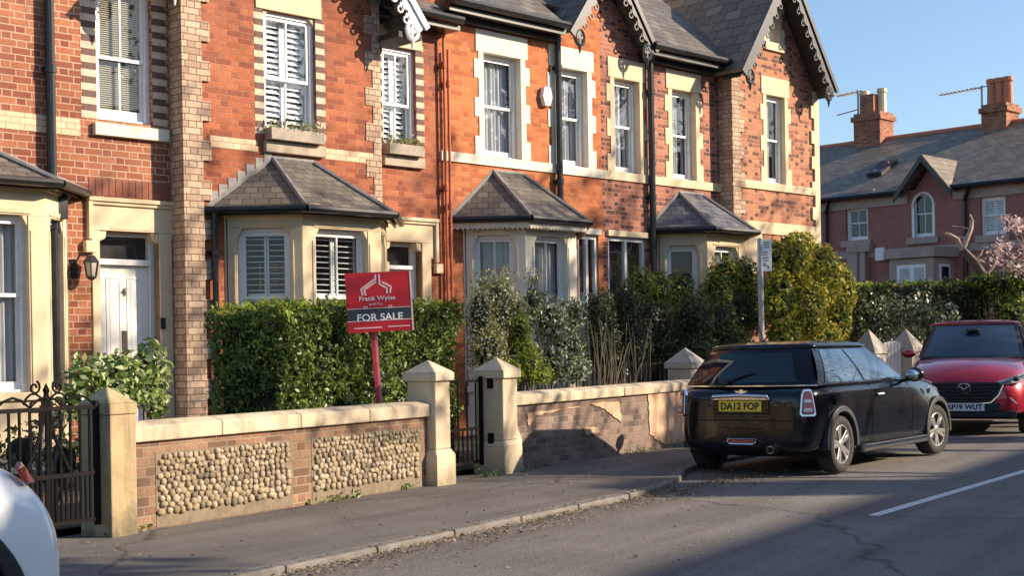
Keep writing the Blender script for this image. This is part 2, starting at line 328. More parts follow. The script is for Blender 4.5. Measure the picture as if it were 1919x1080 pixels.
# parking-bay line, follows the carriageway
P1 = gnd(1637, 967, .008); P2 = gnd(1919, 884, .008); d = (P2-P1)/np.linalg.norm(P2-P1); nn = np.array([-d[1], d[0], 0])
mb = MB(); a = P1; b2 = P1+d*14
mb.quad(a-nn*.05, b2-nn*.05, b2+nn*.05, a+nn*.05)
M['line'] = simple('road_line_paint', (.70,.70,.66), (.45,.45,.43), 25, .7, .2, lo=.45, hi=.72)
o = mb.build('road_marking', M['line'], origin=(0,0,0)); tag(o, kind='structure')
# ================================================================== facade frame
Q = CAM + 24.0*(FW + (1290-960)/FPX*RT)
ANG = AW-AF
F0 = Frame(Q*[1,1,0], ANG)
pc = F0.at(350, 780, 0)
FR = Frame(F0.w(pc[0], 0, 0), ANG)
REC = .26
GZ = .12
# garden soil between wall and houses
o = MB().poly([(-12,WN+.3,.11),(60,WN+.3,.11),(60,30,.11),(-12,30,.11)]).build('garden', M['soil']); tag(o, kind='structure')
class House:
    def __init__(s, name, u0, label, cat='house', group=None):
        s.u0 = u0; s.root = empty(name, FR.w(u0, 0, 0), ANG, label, cat, group)
    def part(s, mb, name, mat, parent=None, **k):
        o = mb.build(name, mat, parent or s.root, origin=(s.u0, 0, 0), **k); return o
def wallcells(mb, u0, u1, z0, z1, y, holes, depth=.2, mi=0):
    us = sorted({u0, u1, *[h[0] for h in holes], *[h[1] for h in holes]}); zs = sorted({z0, z1, *[h[2] for h in holes], *[h[3] for h in holes]})
    us = [u for u in us if u0 <= u <= u1]; zs = [z for z in zs if z0 <= z <= z1]
    for i in range(len(us)-1):
        for j in range(len(zs)-1):
            cu, cz = (us[i]+us[i+1])/2, (zs[j]+zs[j+1])/2
            if any(h[0] < cu < h[1] and h[2] < cz < h[3] for h in holes): continue
            mb.quad((us[i],y,zs[j]),(us[i+1],y,zs[j]),(us[i+1],y,zs[j+1]),(us[i],y,zs[j+1]), mi)
    for a, b, c, d in holes:
        c = max(c, z0); d = min(d, z1)
        mb.quad((a,y,c),(a,y,d),(a,y+depth,d),(a,y+depth,c), mi); mb.quad((b,y,c),(b,y+depth,c),(b,y+depth,d),(b,y,d), mi)
        mb.quad((a,y,d),(b,y,d),(b,y+depth,d),(a,y+depth,d), mi); mb.quad((a,y,c),(a,y+depth,c),(b,y+depth,c),(b,y,c), mi)
def slats(mb, u0, u1, z0, z1, y, pitch, tilt=.35, th=.004, wd=.05, f=None):
    z = z0+pitch/2
    while z < z1:
        a = wd*math.cos(tilt)/2; b = wd*math.sin(tilt)/2
        mb.prism([(u0,y-a,z-b),(u0,y+a,z+b),(u0,y+a,z+b+th*2),(u0,y-a,z-b+th*2)], (u1-u0,0,0)); z += pitch
def sash(H, M4, a, b, c, d, rec, zm, kind='curtain', bars=0, glass='glass', fw=.055, label=None, bot=.085, mat='white', room=1.0):
    """box-sash window in local x (along), y (into the wall), z; opening a..b, c..d"""
    fr = MB(); y = rec
    fr.box(a, a+fw, y, y+.10, c, d); fr.box(b-fw, b, y, y+.10, c, d); fr.box(a+fw, b-fw, y+.001, y+.10, d-fw, d); fr.box(a+fw, b-fw, y+.001, y+.10, c, c+.03)
    ia, ib = a+fw, b-fw; st = .042
    # upper sash (front), lower sash (behind)
    for (z0, z1, yy, rb) in ((zm-.02, d-fw, y+.022, .05), (c+.03, zm+.02, y+.052, bot)):
        fr.box(ia, ia+st, yy, yy+.028, z0, z1); fr.box(ib-st, ib, yy, yy+.028, z0, z1)
        lo = .04 if yy < y+.04 else rb; hi = .045 if yy < y+.04 else .035
        fr.box(ia+st, ib-st, yy+.001, yy+.027, z0, z0+lo); fr.box(ia+st, ib-st, yy+.001, yy+.027, z1-hi, z1)
        for k in range(bars):
            xc = ia+(ib-ia)*(k+1)/(bars+1); fr.box(xc-.011, xc+.011, yy+.002, yy+.026, z0+lo, z1-hi)
    fr.xf(M4); w = H.part(fr, 'window', M[mat])
    if label: w['label'] = label
    p = MB()
    e0, e1 = ia+st-.004, ib-st+.004      # single sheets facing outwards
    p.quad((e0,y+.036,zm-.01),(e1,y+.036,zm-.01),(e1,y+.036,d-fw-.03),(e0,y+.036,d-fw-.03)); H.part(p.xf(M4), 'pane', M[glass], w, recalc=False)
    p = MB(); p.quad((e0,y+.066,c+.06),(e1,y+.066,c+.06),(e1,y+.066,zm+.01),(e0,y+.066,zm+.01)); H.part(p.xf(M4), 'pane', M[glass], w, recalc=False)
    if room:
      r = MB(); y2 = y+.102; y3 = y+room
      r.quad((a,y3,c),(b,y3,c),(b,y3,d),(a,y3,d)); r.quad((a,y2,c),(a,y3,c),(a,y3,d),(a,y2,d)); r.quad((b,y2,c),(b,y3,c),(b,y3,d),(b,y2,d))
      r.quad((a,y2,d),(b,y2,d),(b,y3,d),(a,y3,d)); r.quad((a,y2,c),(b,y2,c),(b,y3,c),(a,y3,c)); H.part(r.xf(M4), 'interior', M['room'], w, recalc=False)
    q = MB()
    if kind == 'shutter':
        for s0, s1 in ((ia, (ia+ib)/2-.004), ((ia+ib)/2+.004, ib)):
            for z0, z1 in ((c+.04, zm), (zm+.004, d-fw)):
                q.box(s0, s0+.04, y+.12, y+.145, z0, z1); q.box(s1-.04, s1, y+.12, y+.145, z0, z1); q.box(s0+.04, s1-.04, y+.121, y+.144, z0, z0+.06); q.box(s0+.04, s1-.04, y+.121, y+.144, z1-.06, z1)
                slats(q, s0+.041, s1-.041, z0+.065, z1-.065, y+.132, .075, .80, .004, .070)
        H.part(q.xf(M4), 'shutter', M['shutter'], w)
    elif kind == 'shutter_open':
        for s0, s1 in ((ia, (ia+ib)/2-.004), ((ia+ib)/2+.004, ib)):
            for z0, z1 in ((c+.04, zm), (zm+.004, d-fw)):
                q.box(s0, s0+.025, y+.12, y+.145, z0, z1); q.box(s1-.025, s1, y+.12, y+.145, z0, z1); q.box(s0+.025, s1-.025, y+.121, y+.144, z0, z0+.05); q.box(s0+.025, s1-.025, y+.121, y+.144, z1-.05, z1)
                slats(q, s0+.026, s1-.026, z0+.05, z1-.05, y+.132, .072, .12, .005, .06)
        H.part(q.xf(M4), 'shutter', M['shutter'], w)
    elif kind == 'venetian':
        slats(q, ia+.01, ib-.01, c+.05, d-fw, y+.12, .026, .75, .0012, .024); H.part(q.xf(M4), 'blind', M['blind'], w)
    elif kind in ('curtain', 'net', 'drapes'):
        n = 60; vs = []; rngs = [(ia, ib)] if kind == 'net' else ([(ia, ia+(ib-ia)*.34), (ib-(ib-ia)*.24, ib)] if kind == 'drapes' else [(ia, ia+(ib-ia)*.66), (ia+(ib-ia)*.78, ib)])
        for s0, s1 in rngs:
            vs = []; 
            for i in range(n+1):
                x = s0+(s1-s0)*i/n; yy = y+.13+.014*math.sin(x*75)+.01*math.sin(x*31+1); vs += [(x, yy, c+.02), (x, yy, d-.02)]
            q.add(vs, [(2*i, 2*i+2, 2*i+3, 2*i+1) for i in range(n)])
        H.part(q.xf(M4), 'curtain', M['curtain'], w)
    return w
I4 = Matrix.Identity(4)
def TY(y): return Matrix.Translation((0, y, 0))
def opening(xl, xr, yt, yb, off):
    ym = (yt+yb)/2; return FR.u(xl, ym, off), FR.u(xr, ym, off), FR.z(xl, yb, off), FR.z(xl, yt, off)
def stone_surround(H, op, y, lintel=.34, jw=.12, depth=.17, mat='stone', teeth=True, label=None):
    a, b, c, d = op; mb = MB()
    mb.box(a-jw-.05, b+jw+.05, y-.018, y+.05, d+.002, d+lintel); mb.box(a-jw, b+jw, y+.05, y+depth, d+.002, d+.06)
    for s in (0, 1):
        x0, x1 = (a-jw, a) if s == 0 else (b, b+jw)
        mb.box(x0, x1, y-.014, y+depth, c, d)
        z = c+.0; k = 0
        while z < d-.05 and teeth:
            z2 = min(z+.29, d-.002)
            if k % 2 == 0:
                if s == 0: mb.box(x0-.09, x0+.01, y-.0135, y+.03, z, z2)
                else: mb.box(x1-.01, x1+.09, y-.0135, y+.03, z, z2)
            z += .29; k += 1
    return H.part(mb, 'stone_surround', M[mat], bevel=.006)
def chequer(H, op, y, right_only=False, top=None, w=.15):
    a, b, c, d = op; h = .082; d = top or d
    for side in ((1,) if right_only else (0, 1)):
        q = MB(); z = c; k = 0
        while z < d:
            wl = w if k % 2 == 0 else w*.9
            if side == 0: q.box(a-wl, a-.001, y-.004, y+.10, z, z+h, k % 2)
            else: q.box(b+.001, b+wl, y-.004, y+.10, z, z+h, k % 2)
            z += h; k += 1
        H.part(q, 'quoins', [M['brick_cream2'], M['brick_dark']])
M['brick_cream2'] = simple('quoin_brick_pale', (.66,.52,.38), (.50,.38,.28), 9, .85, .15)
def gutter(H, pts, r=.055, name='gutter', down=.0):
    mb = MB(); mb.tube(pts, r, 8)
    for i in range(len(pts)-1):
        p, q = Vector(pts[i]), Vector(pts[i+1]); n = int((q-p).length/.9)
    return H.part(mb, name, M['black'])
def pipe(H, x, yt, yb, off, r=.042, z0=GZ, ztop=None, jx=None, mat='black', label=None):
    u = FR.u(x, (yt+yb)/2, off); zt = ztop or FR.z(x, yt, off); mb = MB()
    mb.tube([(u, off-.085, z0), (u, off-.085, zt)], r, 10)
    z = zt-.5
    while z > z0: mb.tube([(u, off-.085, z-.045), (u, off-.085, z+.045)], r+.014, 10); mb.box(u-.075, u+.075, off-.05, off-.001, z-.02, z+.02); z -= 1.8
    if jx is not None:
        u2 = jx; mb.tube([(u, off-.085, zt-.02), (u, off-.10, zt+.06), (u+(u2-u)*.5, off-.2, zt+.16), (u2, off-.30, zt+.30)], r*.95, 10)
    return H.part(mb, 'drainpipe', M[mat])
def slope(H, mb_pts, name, mat, th=.05, parent=None):
    """roof plane as a slab: polygon extruded down its normal"""
    P = [Vector(p) for p in mb_pts]; n = (P[1]-P[0]).cross(P[2]-P[0]).normalized()
    if n.z < 0: n = -n
    mb = MB(); mb.prism(P, -n*th); o = H.part(mb, name, M[mat], parent); return face_uv(o)
def ribbon(mb, p, q, w=.09, th=.03):
    mb.tube([p, q], w/2, 6)
def barge(H, foot, apex, y, width, mat, scal=.16, pend=True, th=.05, name='bargeboard'):
    f, a = Vector((foot[0], y, foot[1])), Vector((apex[0], y, apex[1])); t = (a-f); L = t.length; t.normalize()
    n = Vector((t.z, 0, -t.x));
    if n.z > 0: n = -n
    top = [f, a]; low = []; k = max(3, int(L/scal)); s = L/k
    for i in range(k):          # scalloped lower edge, from the apex down to the foot
        for j in range(6):
            ph = math.pi*j/6; x = L - i*s - s*(j/6); low.append(f+t*x+n*(width+.055*math.sin(ph)))
    low.append(f+n*width)
    mb = MB()
    # split in convex slices so the face triangulates cleanly
    seq = [L - i*s/6 for i in range(6*k+1)]
    for i in range(len(seq)-1):
        p0 = f+t*seq[i]; p1 = f+t*seq[i+1]; mb.prism([p0, p1, low[i+1], low[i]], (0, th, 0))
    for i in range(k):          # pierced drops
        x = L-(i+.5)*s; c = f+t*x+n*(width+.10); ring = [c+Vector((math.cos(g)*.045, th/2, math.sin(g)*.045)) for g in [2*math.pi*q/10 for q in range(11)]]
        mb.tube(ring, .016, 5, cap=False); mb.box(c.x-.012, c.x+.012, y+.01, y+th-.01, c.z+.03, c.z+.09)
    mb.prism([f-n*.05-t*.03, a-n*.05, a+n*.035, f+n*.035-t*.03], (0, -.03, 0))
    if pend:
        c = f+n*(width+.10)+t*.08; ring = [c+Vector((math.cos(g)*.10, th/2, math.sin(g)*.12)) for g in [2*math.pi*q/18 for q in range(19)]]
        mb.tube(ring, .032, 6, cap=False); mb.tube([c+Vector((0,th/2,-.12)), c+Vector((0,th/2,-.26))], [.035,.008], 8)
        mb.box(c.x-.07, c.x+.07, y+.012, y+th-.012, c.z-.015, c.z+.015); mb.box(c.x-.015, c.x+.015, y+.013, y+th-.013, c.z-.09, c.z+.09)
    return H.part(mb, name, M[mat])
def bay(H, yo, xl, xc, xr, yeave, ytop, xt1, xt2, ywt, zsill, roofmat='slate', stone='stone', kinds=('shutter_open','shutter_open','curtain'), valance=False, bars=(0,1,0), pxs=None, zmf=.42, glass='glass', dl=None, ap='stone', dm='stone'):
    """canted bay window; pixel columns fix the two front corners, depth follows from the left cant at 45 degrees"""
    # solve depth so the wall end of the left cant falls on column xl
    lo, hi = .2, 1.6
    ym = ywt
    for _ in range(40):
        dd = (lo+hi)/2; uc = FR.u(xc, ym, yo-dd); ul = FR.u(xl, ym, yo)
        if uc-dd > ul: lo = dd
        else: hi = dd
    dd = min(max(dd, .45), 1.0); uc = FR.u(xc, ym, yo-dd); ur = FR.u(xr, ym, yo-dd)
    L0, FL, FRt, R0 = (uc-dd, yo), (uc, yo-dd), (ur, yo-dd), (ur+dd, yo)
    ze = FR.z(xc, yeave, yo-dd)-.03
    zw = FR.z(xc, ywt, yo-dd)                       # top of the window openings
    segs = [(L0, FL, kinds[0], bars[0]), (FL, FRt, kinds[1], bars[1]), (FRt, R0, kinds[2], bars[2])]
    by = MB()
    pw = .20; wins = []
    for (p, q, kd, br) in segs:
        d = Vector((q[0]-p[0], q[1]-p[1], 0)); Ls = d.length; d.normalize(); nn = Vector((-d.y, d.x, 0))
        M4 = basis((p[0], p[1], 0), d, nn, Vector((0,0,1))); bw = .2 if Ls > 1.0 else .16
        s = MB(); ya = .0
        s.box(0, Ls, 0, .22, GZ, zsill-.09); s.box(-.0, Ls, -.045, .20, zsill-.088, zsill)
        s.box(0, bw, 0, .2, zsill+.001, zw); s.box(Ls-bw, Ls, 0, .2, zsill+.001, zw)
        s.box(0, Ls, 0.001, .2, zw+.001, ze-.10)
        # corbelled shoulders and chamfered inner edge
        s.prism([(bw,.012,zw),(bw+.07,.012,zw),(bw,.012,zw-.13)], (0,.12,0)); s.prism([(Ls-bw,.012,zw),(Ls-bw,.012,zw-.13),(Ls-bw-.07,.012,zw)], (0,.12,0))
        s.box(bw-.05, bw-.02, -.012, .01, zsill+.02, zw-.16); s.box(Ls-bw+.02, Ls-bw+.05, -.012, .01, zsill+.02, zw-.16)
        s.box(bw-.03, Ls-bw+.03, -.014, .01, zw+.02, zw+.05); s.box(bw+.12, Ls-bw-.12, -.016, .01, zw+.05, zw+.075)
        s.box(-.02, Ls+.02, -.03, .18, ze-.10, ze-.02)
        s.xf(M4); by.join(s); wins.append((M4, bw, Ls-bw, zsill, zw, kd, br))
    b_o = H.part(by, 'bay_window', M[stone], bevel=.005)
    class HP:                                        # windows of the bay are its sub-parts
        def part(self, mb, name, mat, parent=None, **k): return mb.build(name, mat, b_o, origin=(H.u0,0,0), **k)
    hp = HP()
    for (M4, a, b, c, d, kd, br) in wins:
        sash(hp, M4, a+.001, b-.001, c+.001, d-.001, .09, c+(d-c)*zmf, kd, br, glass=glass, fw=.045, room=0)
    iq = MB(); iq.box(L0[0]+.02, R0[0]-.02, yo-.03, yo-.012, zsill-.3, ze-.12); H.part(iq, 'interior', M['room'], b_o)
    ov = .17; t8 = ov*.414; T1 = (FR.u(xt1, ytop, yo), yo+.02, FR.z(xt1, ytop, yo)); T2 = (FR.u(xt2, ytop, yo), yo+.02, T1[2])
    if T2[0] < T1[0]+.1: T2 = (T1[0]+.4, yo+.02, T1[2])
    a_, b_, c_, d_ = (L0[0]-ov*1.41, yo+.02, ze), (FL[0]-t8, FL[1]-ov, ze), (FRt[0]+t8, FRt[1]-ov, ze), (R0[0]+ov*1.41, yo+.02, ze)
    m2 = MB(); m2.poly([a_, b_, T1]); m2.poly([b_, c_, T2, T1]); m2.poly([c_, d_, T2]); m2.poly([a_, b_, c_, d_]); ro = H.part(m2, 'bay_roof', M[roofmat]); face_uv(ro, 1.7)
    m3 = MB()
    up = .012
    for p, q in ((b_, T1), (c_, T2), (a_, T1), (d_, T2), (T1, T2)):
        m3.tube([Vector(p)+Vector((0,-.01,up)), Vector(q)+Vector((0,-.01,up))], .034, 6)
    H.part(m3, 'roof_hip', M['lead'], ro)
    m4 = MB(); g = .05
    gp = [(a_[0]-g*.5, a_[1]-.03, ze-.03), (b_[0]-g*.4, b_[1]-g, ze-.03), (c_[0]+g*.4, c_[1]-g, ze-.03), (d_[0]+g*.5, d_[1]-.03, ze-.03)]
    for i in range(3): m4.tube([gp[i], gp[i+1]], .052, 8)
    for i in range(3):
        p, q = Vector([a_,b_,c_,d_][i]), Vector([a_,b_,c_,d_][i+1]); dn = (q-p).normalized(); nn = Vector((-dn.y, dn.x, 0))
        m4.prism([p+nn*.03-Vector((0,0,.09)), q+nn*.03-Vector((0,0,.09)), q+nn*.03-Vector((0,0,.005)), p+nn*.03-Vector((0,0,.005))], nn*.03)
    H.part(m4, 'gutter', M['black'], ro)
    if valance:
        m5 = MB()
        for i in range(3):
            p, q = Vector([a_,b_,c_,d_][i]), Vector([a_,b_,c_,d_][i+1]); dn = (q-p).normalized(); Ls = (q-p).length; nn = Vector((-dn.y, dn.x, 0)); k = int(Ls/.07)
            for j in range(k):
                x0 = Ls*j/k; x1 = Ls*(j+1)/k; o1 = nn*.005; zz = ze-.10
                pts = [p+dn*x0+o1, p+dn*x1+o1]; m5.prism([Vector((pts[0].x,pts[0].y,zz+.02)), Vector((pts[1].x,pts[1].y,zz+.02)), Vector((pts[1].x,pts[1].y,zz-.05)), Vector(((pts[0].x+pts[1].x)/2,(pts[0].y+pts[1].y)/2,zz-.085)), Vector((pts[0].x,pts[0].y,zz-.05))], nn*.015)
        H.part(m5, 'valance', M['stone_w'], ro)
    return dict(L0=L0, FL=FL, FR=FRt, R0=R0, ze=ze, dd=dd, T1=T1)
def door(H, op, y, zt, transom, label, number=None, mat='door'):
    """panelled door; op = opening a,b,z0,ztop; zt = top of the door leaf"""
    a, b, c, d = op; m_ = MB(); f = .06
    m_.box(a, a+f, y, y+.1, c, d); m_.box(b-f, b, y, y+.1, c, d); m_.box(a+f, b-f, y+.001, y+.1, d-.05, d); m_.box(a+f-.01, b-f+.01, y-.03, y+.1, zt+.005, zt+transom)
    fr = H.part(m_, 'door_frame', M['white'], bevel=.004)
    g = MB(); g.quad((a+f,y+.05,zt+transom),(b-f,y+.05,zt+transom),(b-f,y+.05,d-.05),(a+f,y+.05,d-.05)); H.part(g, 'fanlight', M['glass_s'], fr, recalc=False)
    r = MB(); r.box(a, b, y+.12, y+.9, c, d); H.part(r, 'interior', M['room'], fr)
    l = MB(); da, db = a+f+.004, b-f-.004; l.box(da, db, y+.04, y+.085, c, zt); wd = db-da
    for x0, x1 in ((da+.10, da+wd*.5-.04), (da+wd*.5+.04, db-.10)):
        for z0, z1 in ((c+.22, c+.22+(zt-c)*.28), (c+(zt-c)*.46, zt-.14)):
            l.box(x0, x1, y+.032, y+.045, z0, z0+.018); l.box(x0, x1, y+.032, y+.045, z1-.018, z1); l.box(x0, x0+.018, y+.0325, y+.045, z0+.018, z1-.018); l.box(x1-.018, x1, y+.0325, y+.045, z0+.018, z1-.018)
            l.box(x0+.05, x1-.05, y+.036, y+.045, z0+.05, z1-.05)
    lf = H.part(l, 'door', M[mat], bevel=.003)
    k = MB(); cx_ = (da+db)/2; k.box(cx_-.03, cx_+.03, y+.026, y+.04, c+(zt-c)*.52, c+(zt-c)*.52+.26); H.part(k, 'letterbox', M['brass'], lf)
    k = MB(); zc = c+(zt-c)*.44; k.tube([(cx_+.045*math.cos(q), y+.02, zc+.06*math.sin(q)) for q in [2*math.pi*i/14 for i in range(15)]], .012, 6, cap=False); k.lathe([(.022,y+.0),(.022,y+.038)], (cx_, 0, zc+.07), 10, axis='y'); H.part(k, 'knocker', M['brass'], lf)
    if number:
        textmesh(number, .13, 'house_number', M['brass'], lf, basis((cx_-H.u0, y+.03, zt-.32), (1,0,0), (0,0,1), (0,-1,0)), bold=.003)
    return lf
def wall_body(H, name, mat, u0, u1, y, zt, holes, back=8.0, sides=(True, True), depth=.17):
    mb = MB(); wallcells(mb, u0, u1, 0.0, zt, y, holes, depth)
    if sides[0]: mb.quad((u0,y,0),(u0,y,zt),(u0,back,zt),(u0,back,0))
    if sides[1]: mb.quad((u1,y,0),(u1,back,0),(u1,back,zt),(u1,y,zt))
    if any(sides): mb.quad((u0,back,0),(u0,back,zt),(u1,back,zt),(u1,back,0))
    return H.part(mb, name, mat, recalc=False)
def grow(op, w, top=0, bot=0): return (op[0]-w, op[1]+w, op[2]-bot, op[3]+top)
ROOFY = 4.4
# ------------------------------------------------------------------ house one (far left)
uA = FR.u(-330, 300, REC); uB = 0.0; uPipe = FR.u(104, 500, REC)
H1 = House('terraced_house', uA, 'red brick terraced house with white front door, wall lantern and venetian blind upstairs')
op1 = opening(180, 285, -40, 222, REC); op1 = (op1[0], op1[1], op1[2], FR.z(495, 17, 0)+.05)
dr1 = opening(188, 300, 434, 700, REC); dr1 = (dr1[0], dr1[1], .30, FR.z(188, 432, REC))
HT = 7.1
wall_body(H1, 'wall', M['brick1'], uA, uB+.02, REC, HT, [grow(op1, .0), grow(dr1, .0)], depth=.16)
zm1 = FR.z(185, 102, REC)
sash(H1, TY(REC), op1[0], op1[1], op1[2], op1[3], .07, zm1, 'venetian', 1, fw=.06, bot=.12)
sl = MB(); sl.box(FR.u(174,245,REC), FR.u(313,260,REC), REC-.07, REC+.1, FR.z(176,253,REC), FR.z(176,229,REC)-.004); H1.part(sl, 'sill', M['stone_w'], bevel=.01)
chequer(H1, op1, REC, right_only=False, w=.20)
st = MB(); zs1 = (FR.z(1,240,REC), FR.z(1,207,REC)); st.box(uA, op1[0]-.22, REC-.006, REC+.05, zs1[0], zs1[1]); H1.part(st, 'string_course', M['brick_cream']); st = MB(); st.box(op1[1]+.22, uB, REC-.006, REC+.05, zs1[0], zs1[1]); H1.part(st, 'string_course', M['brick_cream'])
def hood(H, xo0, xo1, yt, dr, y, ydrop, stone='stone'):
    a, b, c, d = dr; U0, U1 = FR.u(xo0, yt, y), FR.u(xo1, yt+20, y); zt = FR.z(xo0, yt, y); zd = FR.z(xo0, ydrop, y); mb = MB()
    jl = .10; jr = .17
    mb.box(a-jl, a, y-.02, y+.14, GZ, d); mb.box(b, b+jr, y-.02, y+.14, GZ, d)
    mb.box(U0+.07, U1-.07, y-.019, y+.05, d+.002, zt-.05)
    mb.box(U0+.07, a-jl, y-.018, y+.05, zd+.05, d+.003); mb.box(b+jr, U1-.07, y-.018, y+.05, zd+.05, d+.003)
    mb.box(U0, U1, y-.075, y+.05, zt-.05, zt); mb.box(U0+.02, U1-.02, y-.05, y+.05, zt-.09, zt-.051)
    for e in (U0, U1-.055): mb.box(e, e+.055, y-.06, y+.05, zd, zt-.051)
    for e in (U0-.05, U1-.07): mb.box(e, e+.13, y-.075, y+.05, zd-.16, zd-.02)
    for s_, e in ((1, a), (-1, b)):             # shouldered lintel corbels
        mb.prism([(e, y+.0, d-.001), (e+s_*.10, y+.0, d-.001), (e+s_*.085, y+.0, d-.09), (e, y+.0, d-.13)], (0, .13, 0))
    mb.prism([((a+b)/2-.28, y-.026, d+.02), ((a+b)/2+.28, y-.026, d+.02), ((a+b)/2+.22, y-.026, d+.06), ((a+b)/2-.22, y-.026, d+.06)], (0, .02, 0))
    return H.part(mb, 'door_surround', M[stone], bevel=.006)
hood(H1, 162, 334, 368, dr1, REC, 448)
door(H1, dr1, REC+.12, FR.z(200, 497, REC+.1), .075, 'white', '4')
mb = MB(); mb.box(dr1[0]-.1, dr1[1]+.2, REC-.35, REC+.12, .1, .29); H1.part(mb, 'doorstep', M['stone_g'], bevel=.01)
bell = MB(); ub = FR.u(305, 605, REC-.02); zb_ = FR.z(305, 605, REC-.02); bell.box(ub-.03, ub+.03, REC-.045, REC-.02, zb_-.08, zb_+.06); H1.part(bell, 'doorbell', M['black'])
# soldier course over the door
mb = MB(); U0, U1 = FR.u(166,360,REC), FR.u(330,375,REC); z0 = FR.z(166,366,REC)+.01; n = int((U1-U0)/.088)
for i in range(n): mb.box(U0+i*.088+.005, U0+(i+1)*.088-.005, REC-.006, REC+.03, z0, z0+.2)
H1.part(mb, 'soldier_course', simple('soldier_brick', (.30,.10,.06), (.20,.08,.05), 11, .85, .2))
pipe(H1, 92, 0, 700, REC, r=.055, ztop=HT-.1)
# hopper / meter box on the pipe
mb = MB(); uh = FR.u(101, 395, REC-.1); zh = FR.z(101, 395, REC-.1); mb.box(uh-.12, uh+.12, REC-.22, REC-.01, zh-.1, zh+.22); H1.part(mb, 'hopper', M['black'], bevel=.01)
# wall lantern
lu, lz = FR.u(170, 505, REC-.15), FR.z(170, 505, REC-.15)
mb = MB(); mb.box(lu-.17, lu-.10, REC-.03, REC-.001, lz-.10, lz+.12); mb.tube([(lu-.13,REC-.02,lz+.06),(lu-.10,REC-.10,lz+.17),(lu,REC-.17,lz+.16)], .012, 6)
mb.lathe([(.015,.17),(.05,.155),(.085,.11),(.10,.09),(.10,.08)], (lu,REC-.17,lz), 6)
for k in range(6):
    q = 2*math.pi*k/6; mb.tube([(lu+.09*math.cos(q),REC-.17+.09*math.sin(q),lz+.085),(lu+.06*math.cos(q),REC-.17+.06*math.sin(q),lz-.085)], .008, 5)
mb.lathe([(.065,-.085),(.065,-.1),(.02,-.13)], (lu,REC-.17,lz), 6); ln = H1.part(mb, 'wall_lantern', M['black'])
mb = MB(); mb.lathe([(.085,.08),(.056,-.08)], (lu,REC-.17,lz), 6); H1.part(mb, 'lantern_glass', simple('frosted_lantern', (.55,.5,.42), (.5,.45,.38), 5, .2), ln)
# bay of house one, mostly out of frame: its right cant shows
b1 = bay(H1, REC, -290, -150, 85, 318, 260, -120, -50, 392, FR.z(0, 738, REC-.7), 'slate', kinds=('curtain','drapes','curtain'), bars=(0,0,0), zmf=.55)
# ------------------------------------------------------------------ house two
u350 = FR.u(352, 400, 0); uR = FR.u(716, 400, 0); u3 = FR.u(826, 300, REC)
H2 = House('terraced_house', 0.0, 'red brick terraced house with pale quoins and large cream bay behind the for sale board')
op2 = opening(495, 592, 17, 240, 0); op2 = (op2[0], op2[1], FR.z(497, 263, 0), op2[3])
op2b = opening(717, 780, 83, 272, REC); op2b = (op2b[0], op2b[1], FR.z(720, 290, REC), op2b[3])
dr2 = opening(724, 792, 452, 700, REC); dr2 = (dr2[0], dr2[1], .30, dr2[3])
wall_body(H2, 'wall', M['brick2'], 0.0, uR, 0.0, HT, [op2], sides=(False, False))
wall_body(H2, 'wall', M['brick2'], uR, u3, REC, HT, [op2b, dr2], sides=(False, False))
mb = MB(); mb.box(-.001, .28, -.035, REC+.02, .1, HT-.02); 
z = .1; k = 0
while z < HT-.3:
    if k % 2: mb.box(.275, .40, -.034, .03, z, z+.246)
    z += .246; k += 1
H2.part(mb, 'quoin_pier', M['brick_pale'])
mb = MB(); mb.box(uR-.13, uR+.006, -.012, REC+.02, .1, HT-.02); z = .1; k = 0
while z < HT-.3:
    if k % 2: mb.box(uR-.26, uR-.12, -.0115, .03, z, z+.246)
    z += .246; k += 1
H2.part(mb, 'quoin_pier', M['brick_pale'])
zs2 = (FR.z(381,274,0), FR.z(381,252,0)); st = MB(); st.box(.40, op2[0]-.12, -.006, .05, zs2[0], zs2[1]); H2.part(st, 'string_course', M['brick_cream']); st = MB(); st.box(op2[1]+.12, uR-.13, -.006, .05, zs2[0], zs2[1])
H2.part(st, 'string_course', M['brick_cream'])
for op, y, zmp, yy in ((op2, 0.0, FR.z(500,142,0), 0), (op2b, REC, FR.z(720,191,REC), REC)):
    sash(H2, TY(y), op[0], op[1], op[2]+.01, op[3], .055, zmp, 'shutter', 1, glass='glass_s')
    chequer(H2, (op[0], op[1], op[2]+.08, op[3]), y)
    mb = MB(); mb.box(op[0]-.03, op[1]+.10, y-.07, y+.12, op[2]-.15, op[2]-.005); H2.part(mb, 'sill', M['stone_g'], bevel=.008)
mb = MB(); a, b, c, d = op2; mb.box(a-.12, b+.10, -.02, .16, d+.002, d+.36); mb.prism([(a,.02,d+.001),(a+.10,.02,d+.001),(a,.02,d-.10)], (0,.12,0)); mb.prism([(b,.02,d+.001),(b,.02,d-.10),(b-.10,.02,d+.001)], (0,.12,0)); H2.part(mb, 'lintel', M['stone'], bevel=.008)
mb = MB(); a, b, c, d = op2b; mb.prism([(a-.06,REC-.02,d+.002),(b+.12,REC-.02,d+.002),(b+.12,REC-.02,d+.40),(a+.2,REC-.02,d+.40),(a+.03,REC-.02,d+.30),(a-.06,REC-.02,d+.26)], (0,.16,0)); H2.part(mb, 'lintel', M['stone'], bevel=.008)
hood(H2, 714, 818, 404, dr2, REC, 488)
door(H2, dr2, REC+.12, FR.z(730, 505, REC+.1), .06, 'grey', None)
mb = MB(); mb.box(dr2[0]-.1, dr2[1]+.2, REC-.35, REC+.12, .1, .29); H2.part(mb, 'doorstep', M['stone_g'], bevel=.01)
b2 = bay(H2, 0.0, 420, 567, 712, 385, 298, 512, 588, 426, FR.z(500, 600, -.7)-.15, 'slate', kinds=('shutter_open','shutter_open','curtain'), bars=(0,1,0), zmf=.34)
